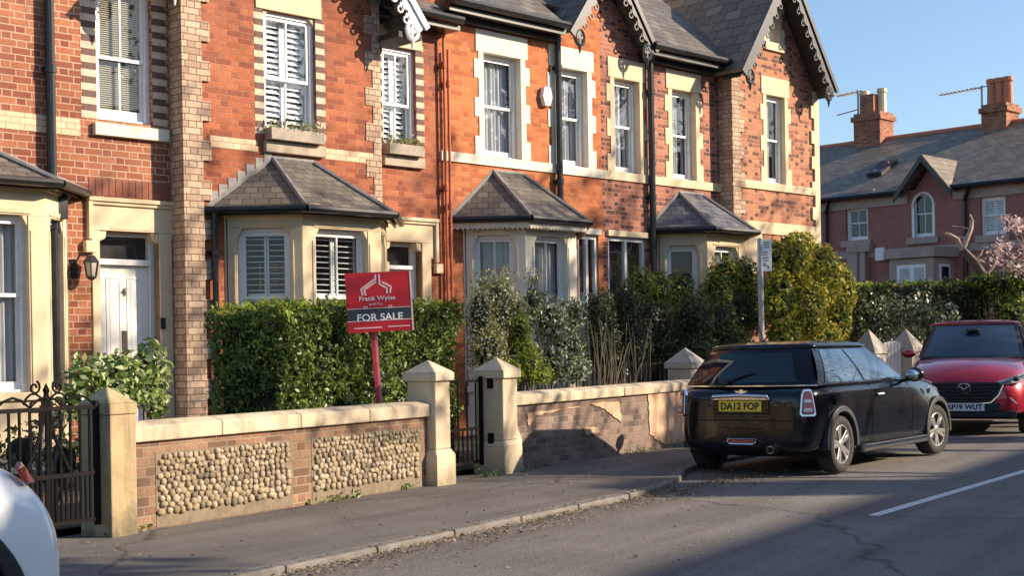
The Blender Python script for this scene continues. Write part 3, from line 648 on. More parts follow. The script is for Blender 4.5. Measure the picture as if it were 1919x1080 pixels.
pipe(H2, 398, 400, 700, 0.0, r=.04, ztop=b2['ze']-.06)
mb = MB(); zb = b2['ze']      # stepped lead flashing up the brickwork beside the bay roof
e0, e1 = b2['L0'][0]-.2, b2['T1'][0]; z0, z1 = b2['ze']+.03, b2['T1'][2]
for i in range(7):
    f = i/7; f2 = (i+1)/7; x0, x1 = e0+(e1-e0)*f, e0+(e1-e0)*f2; zz = z0+(z1-z0)*f
    mb.box(x0, x1-.02, -.008, .01, zz, z0+(z1-z0)*f2+.09)
H2.part(mb, 'flashing', M['lead'])
for x, y0 in ((828, 60), (836, 95)): pipe(H2, x, y0, 520, REC, r=.022, mat='red_pipe')
# roof of houses one and two: main slopes and the white-boarded gable
def mainroof(H, u0, u1, ze, yf, ridge=ROOFY, pitch=.80, over=.32, mat='slate', back=8.0, cut=None):
    """cut = (ua, ub): stretch where a gable stands, the eave stops at the wall there"""
    zr = ze + (ridge-(yf-over))*pitch
    if cut:
        ca, cb = cut; yc = yf+.25; zc = ze+(yc-yf+over)*pitch; P = [(ca, yf-over, ze), (ca, yc, zc), (cb, yc, zc), (cb, yf-over, ze)]
        pts = [(u0, yf-over, ze)]+P+[(u1, yf-over, ze)] if ca > u0 and cb < u1 else ([(u0, yf-over, ze), P[0], P[1], (u1, yc, zc)] if ca > u0 else [(u0, yc, zc), P[2], P[3], (u1, yf-over, ze)])
        slope(H, pts+[(u1, ridge, zr), (u0, ridge, zr)], 'roof', mat)
    else: slope(H, [(u0, yf-over, ze), (u1, yf-over, ze), (u1, ridge, zr), (u0, ridge, zr)], 'roof', mat)
    r = slope(H, [(u1, back+.3, zr-(back+.3-ridge)*pitch), (u0, back+.3, zr-(back+.3-ridge)*pitch), (u0, ridge+.002, zr), (u1, ridge+.002, zr)], 'roof', mat)
    mb = MB(); mb.tube([(u0, ridge, zr+.02), (u1, ridge, zr+.02)], .09, 8); H.part(mb, 'roof_ridge', M['terra'], r)
    return zr
zeL = FR.z(800, 22, REC-.3)
mainroof(H1, uA, 0.0-.3, HT-.05, REC)
mainroof(H2, uR-.2, u3+.12, zeL, REC)
mb = MB(); mb.box(uR, u3+.16, REC-.30, REC+.02, zeL-.17, zeL-.10); mb.tube([(uR, REC-.36, zeL-.03), (u3+.16, REC-.36, zeL-.03)], .06, 8); H2.part(mb, 'gutter', M['black'])
# gable over the forward part of house two
gf = FR.at(800, 46, -.5); ga_u = (gf[0]+FR.u(296, 0, -.5))/2; gsl = 1.25
hw = gf[0]-ga_u; apz = gf[1]+hw*gsl
wl = MB(); wl.prism([(0,0.002,HT-.01),(uR,0.002,HT-.01),(ga_u+.02,0.002,apz-.25)], (0,.2,0)); H2.part(wl, 'wall', M['brick2'])
for s in (-1, 1):
    slope(H2, [(ga_u, -.52, apz), (ga_u, ROOFY, apz), (ga_u+s*hw, ROOFY, gf[1]), (ga_u+s*hw, -.52, gf[1])], 'roof', 'slate', th=.06)
    barge(H2, (ga_u+s*(hw-.02), gf[1]-.04), (ga_u, apz-.04), -.50, .12, 'white')
mb = MB(); mb.box(uR-.02, gf[0]-.05, -.45, REC-.02, gf[1]-.22, gf[1]-.14); H2.part(mb, 'soffit', M['wood_dark'])
# ------------------------------------------------------------------ house three and its mirror house four
u4 = FR.u(1128, 300, REC); u5 = FR.u(1358, 300, REC)
H3 = House('terraced_house', u3, 'bright orange brick terraced house with cream painted bay and white alarm box')
H4 = House('terraced_house', u4, 'dark mottled brick terraced house with blue slate bay roof, next to the end gable')
o3a = opening(907, 976, 95, 288, REC); o3b = opening(1043, 1101, 125, 306, REC); o4c = opening(1152, 1199, 146, 324, REC); o4d = opening(1260, 1304, 168, 340, REC)
zst = (FR.z(822,300,REC), FR.z(822,281.5,REC))
def lev(o): return (o[0], o[1], zst[1]-.001, o[3])
ztops = [o[3] for o in (o3a, o3b, o4c, o4d)]; ztop = sum(ztops)/4
o3a, o3b, o4c, o4d = [(o[0], o[1], zst[1]+.001, ztop) for o in (o3a, o3b, o4c, o4d)]
zE = .5*(FR.z(911, 11, REC-.3)+FR.z(1358, 113, REC-.3)); jw = .11
pgl = FR.u(1082, 480, REC); pgr = FR.u(1212, 480, REC); pgz = FR.z(1150, 432, REC)
door3 = (pgl+.02, u4-.12, .25, pgz-.1); door4 = (u4+.12, pgr-.02, .25, pgz-.1)
def G(o): return (o[0]-jw, o[1]+jw, o[2], o[3]+.05)
wall_body(H3, 'wall', M['brick3'], u3, u4, REC, zE+.05, [G(o3a), G(o3b), door3], sides=(False, False), depth=.18)
wall_body(H4, 'wall', M['brick4'], u4, u5, REC, zE+.05, [G(o4c), G(o4d), door4], sides=(False, False), depth=.18)
for H, o, kd in ((H3, o3a, 'net'), (H3, o3b, 'net'), (H4, o4c, 'curtain'), (H4, o4d, 'curtain')):
    stone_surround(H, o, REC, .34, jw, .18, 'stone_w' if H is H3 else 'stone'); sash(H, TY(REC), o[0]+.001, o[1]-.001, o[2]+.001, o[3]-.001, .10, o[2]+(o[3]-o[2])*.5, kd, 0, glass='glass_s', fw=.05)
for H, a, b in ((H3, u3+.0, u4), (H4, u4, u5)):
    mb = MB(); mb.box(a+.002, b-.002, REC-.03, REC+.17, zst[0], zst[1]); H.part(mb, 'string_course', M['stone_w' if H is H3 else 'stone'], bevel=.005)
b3 = bay(H3, REC, 868, 985, 1080, 404, 322, 925, 982, 440, .85, 'slate', 'stone_w', kinds=('net','net','curtain'), bars=(1,1,0), valance=True, zmf=.45)
b4 = bay(H4, REC, 1232, 1326, 1397, 425, 362, 1273, 1318, 460, .85, 'slate_b', 'stone', kinds=('none','curtain','curtain'), bars=(0,1,0), zmf=.45)
pipe(H3, 1041, 55, 400, REC, r=.05, ztop=zE-.15); pipe(H4, 1215, 95, 500, REC, r=.055, ztop=zE-.25, jx=FR.u(1232, 90, REC-.3))
# alarm box
au, az = FR.u(1024, 181, REC-.05), FR.z(1024, 181, REC-.05); mb = MB(); mb.prism([(au-.11,REC-.09,az),(au-.07,REC-.09,az+.15),(au+.07,REC-.09,az+.15),(au+.11,REC-.09,az),(au+.06,REC-.09,az-.15),(au-.06,REC-.09,az-.15)], (0,.089,0))
H3.part(mb, 'alarm_box', M['white'], bevel=.012)
# glazed double porch: half belongs to each house
for H, (a, b, c, d), nm in ((H3, door3, 'a'), (H4, door4, 'b')):
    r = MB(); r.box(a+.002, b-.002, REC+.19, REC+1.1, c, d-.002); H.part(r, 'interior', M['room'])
    f = MB(); y = REC+.03
    f.box(a, a+.06, y, y+.07, c, d); f.box(b-.06, b, y, y+.07, c, d); f.box(a+.06, b-.06, y, y+.07, d-.07, d); f.box(a+.06, b-.06, y, y+.07, c, c+.12); xm = (a+b)/2; f.box(xm-.03, xm+.03, y+.002, y+.068, c+.12, d-.07); f.box(a+.06, b-.06, y+.003, y+.066, c+1.0, c+1.06)
    po = H.part(f, 'porch_frame', M['white'])
    g = MB(); g.quad((a+.05,y+.03,c+.1),(b-.05,y+.03,c+.1),(b-.05,y+.03,d-.05),(a+.05,y+.03,d-.05)); H.part(g, 'pane', M['glass_p'], po, recalc=False)
    l = MB(); l.box(xm-.42, xm+.42, REC+.14, REC+.18, c, c+2.05); l.box(xm-.3, xm+.3, REC+.132, REC+.14, c+1.1, c+1.9); H.part(l, 'inner_door', M['white'] if nm == 'a' else simple('door_blue_grey', (.16,.2,.25), (.12,.16,.2), 5, .4))
    mb = MB(); mb.box(a-.03, b+.03, REC-.05, REC+.02, d+.002, d+.10); H.part(mb, 'lintel', M['stone_w' if nm == 'a' else 'stone'], bevel=.005)
g1, g2 = FR.at(1062, 52, REC-.3), FR.at(1218, 92, REC-.3)
mainroof(H3, u3+.1, u4, zE, REC, cut=(g1[0]-.02, u4)); mainroof(H4, u4, u5+.3, zE, REC, cut=(u4, g2[0]+.02))
for H, a, b in ((H3, u3-.05, g1[0]-.02), (H4, g2[0]+.04, u5-.02)):
    mb = MB(); mb.box(a, b, REC-.27, REC+.02, zE-.16, zE-.09); mb.tube([(a, REC-.37, zE-.03), (b, REC-.37, zE-.03)], .062, 8); mb.box(a, b, REC-.31, REC-.27, zE-.17, zE-.005); H.part(mb, 'gutter', M['black'])
    mb = MB(); mb.box(a+.05, b, REC-.12, REC+.01, zE-.24, zE-.165); H.part(mb, 'eaves_band', M['wood_dark'])
gm = u4; ghw = (g2[0]-g1[0])/2; gslp = 1.35; gz0 = zE-.08; gz = gz0+ghw*gslp
for H, s, mt in ((H3, -1, 'brick3'), (H4, 1, 'brick4')):
    mb = MB(); mb.prism([(gm, REC+.002, zE+.04), (gm+s*(ghw-.1), REC+.002, zE+.04), (gm, REC+.002, gz-.2)], (0,.2,0)); H.part(mb, 'wall', M[mt])
    slope(H, [(gm, REC-.36, gz+.03), (gm, ROOFY, gz+.03), (gm+s*(ghw+.04), ROOFY, gz0), (gm+s*(ghw+.04), REC-.36, gz0)], 'roof', 'slate', th=.05)
    barge(H, (gm+s*(ghw+.02), gz0-.03), (gm, gz-.0), REC-.34, .10, 'bargeblack', scal=.2)
M_ = M
# rendered chimney stack behind the gable
cu, cz = FR.u(1206, 12, 2.2), FR.z(1206, 27, 2.2)
mb = MB(); mb.box(cu-.28, cu+.22, 2.0, 2.9, cz-.9, cz+1.5); mb.box(cu-.33, cu+.27, 1.95, 2.95, cz+1.5, cz+1.62); ch = H4.part(mb, 'chimney', M['stone'])
mb = MB()
for k in range(3): mb.lathe([(.11,cz+1.62),(.10,cz+2.0),(.125,cz+2.02),(.12,cz+2.08)], (cu-.03, 2.2+k*.25, 0), 12)
H4.part(mb, 'chimney_pot', M['terra'], ch)
for H, uu in ((H1, -3.2), (H2, uR+.6), (H3, u3+.5)):
    zt = 6.9+ROOFY*.8; mb = MB(); mb.box(uu-.35, uu+.35, ROOFY-.5, ROOFY+.5, zt-1.5, zt+1.3); mb.box(uu-.4, uu+.4, ROOFY-.55, ROOFY+.55, zt+1.3, zt+1.42); c_ = H.part(mb, 'chimney', M['brick_chim'])
    mb = MB()
    for k in range(2): mb.lathe([(.12,zt+1.42),(.10,zt+1.85),(.13,zt+1.87),(.12,zt+1.95)], (uu, ROOFY-.25+k*.5, 0), 12)
    H.part(mb, 'chimney_pot', M['terra'], c_)
# ------------------------------------------------------------------ house five: the end house with the tall gable
uF = FR.u(1371, 300, 0); uG = FR.u(1533, 300, 0)
H5 = House('terraced_house', u5, 'end terraced house with tall ornate black bargeboard gable and cream quoins')
o5 = opening(1437, 1471, 177, 345, 0); zs5 = (FR.z(1382,350,0), FR.z(1382,335,0)); o5 = (o5[0], o5[1], zs5[1]+.001, o5[3])
z5 = FR.z(1391, 107, -.3)
o5t = opening(1441, 1459, 20, 88, 0); o5t = (o5t[0], o5t[1], FR.z(1441, 78, 0), FR.z(1441, -20, 0))
apx = FR.u(1463, 60, 0); 
uFl = FR.u(1391, 107, -.42); uGr = FR.u(1566, 150, -.42); apx = (uFl+uGr)/2; g5z = z5-.25; 
sl5 = 1.42; hw5 = (uGr-uFl)/2; ap5 = g5z+hw5*sl5
ctr = (uF+uG)/2
holes5 = [G(o5)]
wall_body(H5, 'wall', M['brick5'], uF, uG, 0.0, z5+.1, holes5, sides=(True, True), depth=.18)
def gq(zz): return (ap5-.12-zz)/sl5
zA, zB = o5t[2]-.02, o5t[3]+.05
mb = MB(); ta, tb = o5t[0]-.1, o5t[1]+.1
mb.poly([(uF,0,z5+.1),(uG,0,z5+.1),(min(uG, apx+gq(zA)),0,zA),(max(uF, apx-gq(zA)),0,zA)])
mb.poly([(apx-gq(zA),0,zA),(ta,0,zA),(ta,0,zB),(apx-gq(zB),0,zB)]); mb.poly([(tb,0,zA),(apx+gq(zA),0,zA),(apx+gq(zB),0,zB),(tb,0,zB)])
mb.poly([(apx-gq(zB),0,zB),(apx+gq(zB),0,zB),(apx,0,ap5-.12)])
for a_, b_ in (((ta,0),(ta,.18)), ((tb,0),(tb,.18))): mb.quad((a_[0],a_[1],zA),(b_[0],b_[1],zA),(b_[0],b_[1],zB),(a_[0],a_[1],zB))
H5.part(mb, 'wall', M['brick5'], recalc=False)
for o, bt in ((o5, 0), (o5t, 0)):
    stone_surround(H5, o, 0, .34 if o is o5 else .25, .11 if o is o5 else .1, .18, 'stone'); sash(H5, TY(0), o[0]+.001, o[1]-.001, o[2]+.001, o[3]-.001, .08, o[2]+(o[3]-o[2])*.5, 'curtain', 0, fw=.045)
mb = MB(); mb.box(o5t[0]-.16, o5t[1]+.16, -.05, .15, o5t[2]-.16, o5t[2]-.003); H5.part(mb, 'sill', M['stone'], bevel=.006)
mb = MB(); mb.box(uF+.24, uG-.16, -.035, .17, zs5[0], zs5[1]); H5.part(mb, 'string_course', M['stone'], bevel=.005)
zc = FR.z(1450, 430, 0); mb = MB(); mb.box(uF+.24, uG-.16, -.03, .05, zc-.1, zc+.12); mb.box(uF+.3, uF+.9, -.02, .05, zc-1.6, zc-.1); mb.box(uG-1.3, uG-.2, -.02, .05, zc-1.6, zc-.1); H5.part(mb, 'string_course', M['stone'], bevel=.005)
for e, s in ((uF, 1), (uG, -1)):
    mb = MB(); x0, x1 = (e-.006, e+.24) if s > 0 else (e-.16, e+.006); mb.box(x0, x1, -.04, REC+.02 if s > 0 else .5, .1, z5+(.0 if s > 0 else -.25)); z = .1; k = 0
    while z < z5-.6:
        if k % 2: mb.box(*( (x1-.01, x1+.12) if s > 0 else (x0-.1, x0+.01)), -.0385, .03, z, z+.246)
        z += .246; k += 1
    H5.part(mb, 'quoin_pier', M['brick_pale'] if s > 0 else M['stone'])
slope(H5, [(apx, -.45, ap5), (apx, 7.5, ap5), (uFl-.05, 7.5, g5z), (uFl-.05, -.45, g5z)], 'roof', 'tile_g', th=.07)
slope(H5, [(apx, 7.5, ap5), (apx, -.45, ap5), (uGr+.05, -.45, g5z), (uGr+.05, 7.5, g5z)], 'roof', 'tile_g', th=.07)
for s, e in ((-1, uFl), (1, uGr)):
    barge(H5, (e, g5z-.03), (apx, ap5-.03), -.44, .14, 'bargeblack', scal=.24, th=.05)
    d = (apx-e); mb = MB(); mb.prism([(e, -.39, g5z-.10), (apx, -.39, ap5-.10), (apx, -.39, ap5-.13), (e, -.39, g5z-.13)], (0, .385, 0)); H5.part(mb, 'soffit', M['wood_dark'])
mb = MB(); mb.box(uF-.02, uF+.5, 8, 8, 0, 1); mb = MB(); mb.quad((u5,REC,0),(u5,8,0),(u5,8,z5),(u5,REC,z5)); mb.quad((u5,REC+.002,0),(uF,REC+.002,0),(uF,REC+.002,z5),(u5,REC+.002,z5)); H5.part(mb, 'wall', M['brick5'], recalc=False)
# ================================================================== garden walls, piers, gates
def stree(o, label, cat, group=None): return tag(o, label, cat, group)
def build_at(mb, name, mat, loc, **k):
    return mb.build(name, mat, None, origin=loc, **k)
def pier(xl, xr, xt, yt, N, depth, label, mat, capmat=None, plinth=.32, group='gate piers along the front walls', z0=.09, tall=None, capo=.035):
    x0 = atN(xl, 800, N)[0]; x1 = atN(xr, 800, N)[0]; cxm = (x0+x1)/2; zt = atN(xt, yt, N+depth/2)[2]
    wd = x1-x0; caph = .30*(wd/.36); zc = zt-.17*(wd/.34)
    e = empty('gate_pier', (cxm, N+depth/2, z0), 0, label, 'gate pier', group)
    h = (wd/2, depth/2)
    mb = MB(); mb.box(-h[0], h[0], -h[1], h[1], plinth or -.08, zc-.085-z0)
    p = plinth; a = .035
    if p: mb.box(-h[0]-a, h[0]+a, -h[1]-a, h[1]+a, -.08, p-.06)
    v = [(-h[0]-a,-h[1]-a,p-.06),(h[0]+a,-h[1]-a,p-.06),(h[0]+a,h[1]+a,p-.06),(-h[0]-a,h[1]+a,p-.06),(-h[0],-h[1],p),(h[0],-h[1],p),(h[0],h[1],p),(-h[0],h[1],p)]
    if p: mb.add(v, [(0,1,5,4),(1,2,6,5),(2,3,7,6),(3,0,4,7)])
    mb.build('shaft', mat, e, bevel=.012)
    c = MB(); q = capo; zz = zc-z0
    c.box(-h[0]-q, h[0]+q, -h[1]-q, h[1]+q, zz-.084, zz)
    c.add([(-h[0]-q,-h[1]-q,zz),(h[0]+q,-h[1]-q,zz),(h[0]+q,h[1]+q,zz),(-h[0]-q,h[1]+q,zz),(0,0,zt-z0)], [(0,1,4),(1,2,4),(2,3,4),(3,0,4)])
    c.build('cap', capmat or mat, e, bevel=.010); return e, x0, x1
def stonemat(name, c1, c2, stain, moss=(.20,.20,.08), amt=.5, foot=.45):
    m, nt, b = newmat(name); v = objco(nt); L = nt.links
    n1 = noise_n(nt, 3.2, 6, v); n2 = noise_n(nt, 1.6, 5, v, .7); n3 = noise_n(nt, 40, 4, v)
    c = ramp(nt, [(.35, c1), (.65, c2)], n1.outputs['Fac']); c = mixc(nt, c, stain, ramp(nt, [(.48, (0,0,0)), (.68, (amt,)*3)], n2.outputs['Fac']))
    c = mixc(nt, c, moss, ramp(nt, [(.58, (0,0,0)), (.75, (amt*.8,)*3)], noise_n(nt, 5, 6, v, .75).outputs['Fac']))
    mp = nt.nodes.new('ShaderNodeMapping'); mp.inputs['Scale'].default_value = (7, 7, .7); L.new(v, mp.inputs[0]); n4 = noise_n(nt, 1.0, 6, mp.outputs[0], .7)
    c = mixc(nt, c, stain, ramp(nt, [(.50, (0,0,0)), (.72, (amt*.85,)*3)], n4.outputs['Fac']))      # rain streaks
    sp = nt.nodes.new('ShaderNodeSeparateXYZ'); L.new(v, sp.inputs[0]); mz = nt.nodes.new('ShaderNodeMapRange'); mz.inputs['From Min'].default_value = .0; mz.inputs['From Max'].default_value = .22; mz.inputs['To Min'].default_value = foot; mz.inputs['To Max'].default_value = 0; L.new(sp.outputs[2], mz.inputs['Value'])
    fm = nt.nodes.new('ShaderNodeMath'); fm.operation = 'MULTIPLY'; L.new(mz.outputs[0], fm.inputs[0]); L.new(ramp(nt, [(.35, (.2,.2,.2)), (.6, (1.3,1.3,1.3))], n2.outputs['Fac']), fm.inputs[1])
    c = mixc(nt, c, (.09,.085,.05), fm.outputs[0])      # splashed mud and moss at the foot
    L.new(c, b.inputs['Base Color']); b.inputs['Roughness'].default_value = .88; hb = mixc(nt, n3.outputs['Fac'], noise_n(nt, 9, 5, v).outputs['Fac'], .6); bump(nt, b, hb, .6, .014); return m
M['pier1'] = stonemat('pier_old_stone', (.36,.27,.15), (.50,.39,.22), (.13,.10,.07), (.26,.29,.08), .95)
M['pier2'] = stonemat('pier_painted', (.62,.49,.32), (.74,.62,.44), (.36,.27,.18), amt=.6)
M['pier3'] = stonemat('pier_grey', (.36,.33,.29), (.46,.42,.36), (.22,.20,.17), amt=.5)
M['coping'] = stonemat('coping_stone', (.52,.42,.29), (.66,.55,.39), (.20,.17,.13), (.26,.27,.17), .9)
M['render'] = stonemat('peeling_sunlit_render', (.60,.36,.22), (.68,.46,.30), (.28,.20,.15), amt=.7)  # peach tone stands for sunlight on the wall as well as render
p1, p1a, p1b = pier(207, 256, 205, 724, 7.90, .34, 'mossy old stone pier beside the left iron gate', M['pier1'], plinth=.0, capo=.008)
p2, p2a, p2b = pier(817, 845, 815, 674, 7.90, .34, 'cream pier at the end of the cobbled wall, left of the narrow gate', M['pier2'])
p3, p3a, p3b = pier(944, 971, 941, 669, 7.98, .34, 'cream pier with iron gate hinges, right of the narrow gate', M['pier2'])
p4, p4a, p4b = pier(1297, 1321, 1297, 651, 8.2, .36, 'grey pointed pier just left of the black car', M['pier3'])
p5, p5a, p5b = pier(1640, 1664, 1643, 617, 8.1, .42, 'whitish pier behind the black car, left of the pale board gate', M['pier3'], z0=.09)
p6, p6a, p6b = pier(1712, 1733, 1707, 616, 7.7, .45, 'dark capped pier right of the pale board gate', M['pier3'], z0=.09)
# iron hinges on the third pier
for zz in (.95, .33): mb = MB(); mb.box(-(p3b-p3a)/2-.02, -(p3b-p3a)/2+.001, -.05, .02, zz-.07, zz+.07); mb.build('gate_hinge', M['iron'], p3)
# --- wall A with cobble panels
WA = 8.0
def zat(x, y, N): return float(atN(x, y, N)[2])
ax0, ax1 = p1b, p2a
za0, za1 = zat(255, 793, WA-.03), zat(815, 752, WA-.03); ct = .15
wa = empty('garden_wall', (ax0, WA, .09), 0, 'low brick garden wall with two cobble panels, below the for sale board', 'garden wall')
def LX(x): return x-ax0
def top(x): return (za0+(za1-za0)*(x-ax0)/(ax1-ax0))-.09
pA = (atN(292, 900, WA)[0], atN(548, 900, WA)[0]); pB = (atN(584, 860, WA)[0], atN(790, 860, WA)[0])
n = 12; mb = MB(); xs = [ax0+(ax1-ax0)*i/n for i in range(n+1)]
mb.prism([(0,0,-.05),(LX(ax1),0,-.05),(LX(ax1),0,top(ax1)-ct),(0,0,top(ax0)-ct)], (0,.24,0)); mb.build('brickwork', M['brick_wall'], wa)
mb = MB(); L = LX(ax1)
for i in range(4):
    a, b = L*i/4+.003, L*(i+1)/4-.003; ta, tb = top(ax0+a), top(ax0+b); dz = .012*(i % 2)
    mb.add([(a,-.045,ta-ct),(b,-.045,tb-ct),(b,.285,tb-ct),(a,.285,ta-ct),(a,-.045,ta-.03),(b,-.045,tb-.03),(b,.285,tb-.03),(a,.285,ta-.03),(a,.06,ta),(b,.06,tb),(b,.2,tb),(a,.2,ta)],
           [(0,3,2,1),(0,1,5,4),(4,5,9,8),(8,9,10,11),(11,10,6,7),(7,6,2,3),(0,4,8,11,7,3),(1,2,6,10,9,5)])
mb.build('coping', M['coping'], wa, bevel=.012)
def ico(c, r, q, n1=8, n2=5):
    v = []; f = []
    for j in range(1, n2):
        t = math.pi*j/n2
        for i in range(n1): p = 2*math.pi*i/n1; v.append((c[0]+r[0]*math.sin(t)*math.cos(p), c[1]+r[1]*math.sin(t)*math.sin(p), c[2]+r[2]*math.cos(t)))
    a = len(v); v += [(c[0],c[1],c[2]+r[2]), (c[0],c[1],c[2]-r[2])]
    for j in range(n2-2):
        for i in range(n1): f.append((j*n1+i, j*n1+(i+1) % n1, (j+1)*n1+(i+1) % n1, (j+1)*n1+i))
    for i in range(n1): f.append((a, (i+1) % n1, i)); f.append((a+1, (n2-2)*n1+i, (n2-2)*n1+(i+1) % n1))
    return v, f
def cobmat():
    m, nt, b = newmat('cobble'); g = nt.nodes.new('ShaderNodeNewGeometry'); n = noise_n(nt, 14, 5, objco(nt))
    c = ramp(nt, [(.0, (.12,.095,.07)), (.25, (.27,.205,.13)), (.6, (.36,.28,.175)), (.85, (.43,.36,.26)), (1, (.24,.20,.16))], g.outputs['Random Per Island'])
    c = mixc(nt, c, (.22,.19,.10), ramp(nt, [(.45, (0,0,0)), (.75, (.7,.7,.7))], n.outputs['Fac'])); nt.links.new(c, b.inputs['Base Color']); b.inputs['Roughness'].default_value = .8
    bump(nt, b, noise_n(nt, 60, 4, objco(nt)).outputs['Fac'], .3, .006); return m
M['cobble'] = cobmat(); M['mortar'] = simple('sandy_mortar', (.24,.19,.13), (.16,.13,.09), 9, .95, .6)
for (a, b), rows in ((pA, 10), (pB, 10)):
    zt = lambda x: top(x)-ct-.095; zb = .02 if a < pA[0]+.1 else .03
    mb = MB(); mb.prism([(LX(a),-.004,-.03),(LX(b),-.004,-.03),(LX(b),-.004,zt(b)),(LX(a),-.004,zt(a))], (0,.03,0)); pn = mb.build('cobble_panel', M['mortar'], wa)
    mb = MB(); sp = .066; k = 0
    for r in range(rows):
        x = a+.05+(sp/2 if r % 2 else 0)
        while x < b-.04:
            hh = zt(x)-zb-.06; zc = zb+.05+hh*(r+.5)/rows
            big = 1.12-.30*r/rows
            v, f = ico((LX(x)+rng.uniform(-.012,.012), -.010, zc+rng.uniform(-.010,.010)), (.034*big*rng.uniform(.7,1.2), .019*big*rng.uniform(.5,1.4), .030*big*rng.uniform(.75,1.12)), 0); mb.add(v, f)
            x += sp*rng.uniform(.9,1.1)*big
    mb.build('cobbles', M['cobble'], pn, smooth=True, recalc=False)
# --- wall B
WB_ = 8.06; bx0, bx1 = p3b, atN(1302, 760, WB_)[0]
zb0, zb1 = zat(980, 736, WB_-.03), zat(1300, 712, WB_-.03)
wb = empty('garden_wall', (bx0, WB_, .09), 0, 'low grey brick garden wall with peeling render and painted sun patches, left of black car', 'garden wall')
def topb(x): return zb0+(zb1-zb0)*x/(bx1-bx0)-.09
L = bx1-bx0
mb = MB(); mb.prism([(0,0,-.05),(L,0,-.05),(L,0,topb(L)-.14),(0,0,topb(0)-.14)], (0,.24,0)); mb.build('brickwork', M['brick_wall2'], wb)
mb = MB(); xs_ = atN(1165, 740, WB_)[0]-bx0
for a, b in ((0.0, xs_-.012), (xs_, L)):
    ta, tb = topb(a), topb(b)
    mb.add([(a,-.05,ta-.14),(b,-.05,tb-.14),(b,.285,tb-.14),(a,.285,ta-.14),(a,-.05,ta-.03),(b,-.05,tb-.03),(b,.285,tb-.03),(a,.285,ta-.03),(a,.06,ta),(b,.06,tb),(b,.2,tb),(a,.2,ta)],
           [(0,3,2,1),(0,1,5,4),(4,5,9,8),(8,9,10,11),(11,10,6,7),(7,6,2,3),(0,4,8,11,7,3),(1,2,6,10,9,5)])
mb.build('coping', M['coping'], wb, bevel=.014)
def patch(pts, name='sunlit_render_patch'):  # sun patches painted as peach shapes, together with peeling render
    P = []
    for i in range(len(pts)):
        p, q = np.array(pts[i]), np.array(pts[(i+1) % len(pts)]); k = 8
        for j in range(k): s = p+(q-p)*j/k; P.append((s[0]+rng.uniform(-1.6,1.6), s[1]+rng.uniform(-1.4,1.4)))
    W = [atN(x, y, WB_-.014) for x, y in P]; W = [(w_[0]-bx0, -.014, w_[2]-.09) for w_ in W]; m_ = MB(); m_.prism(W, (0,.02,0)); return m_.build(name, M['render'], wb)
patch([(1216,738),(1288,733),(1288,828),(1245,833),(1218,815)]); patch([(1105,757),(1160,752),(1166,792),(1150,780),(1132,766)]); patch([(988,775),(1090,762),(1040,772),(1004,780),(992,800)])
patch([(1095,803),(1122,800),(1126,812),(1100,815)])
# slanted buttress at the foot of the third pier
mb = MB(); w3 = p3b-p3a; mb.prism([(w3/2,-.1,-.05),(w3/2+.22,-.1,-.05),(w3/2+.20,-.1,.30),(w3/2,-.1,.62)], (0,.22,0)); mb.build('buttress', M['pier2'], p3, bevel=.01)
# wall C from pier six to the right
wc = empty('garden_wall', (p6b, 7.75, .09), 0, 'low stone wall section running from the dark capped pier behind the red car', 'garden wall')
mb = MB(); mb.box(.03, 3.6, 0, .25, -.05, .80); mb.build('stonework', M['pier3'], wc); mb = MB(); mb.box(.03, 3.6, -.04, .29, .801, .92); mb.build('coping', M['coping'], wc, bevel=.01)
# pale board gate
g0, g1 = p5b+.02, p6a-.02; zz = zat(1688, 641, 8.0)
gt = empty('board_gate', (g0, 8.15, .1), math.atan2(7.9-8.15, g1-g0), 'pale board garden gate between the two far piers', 'gate')
mb = MB(); W_ = math.hypot(g1-g0, .25); n = 5
for i in range(n): mb.box(W_*i/n+.008, W_*(i+1)/n-.008, 0, .025, .04, zz-.12+.04*math.sin(math.pi*(i+.5)/n))
mb.build('boards', M['white'], gt); mb = MB(); mb.box(0.01, W_-.01, .026, .06, .2, .29); mb.box(.01, W_-.01, .026, .06, zz-.4, zz-.31); mb.build('rails', M['white'], gt)
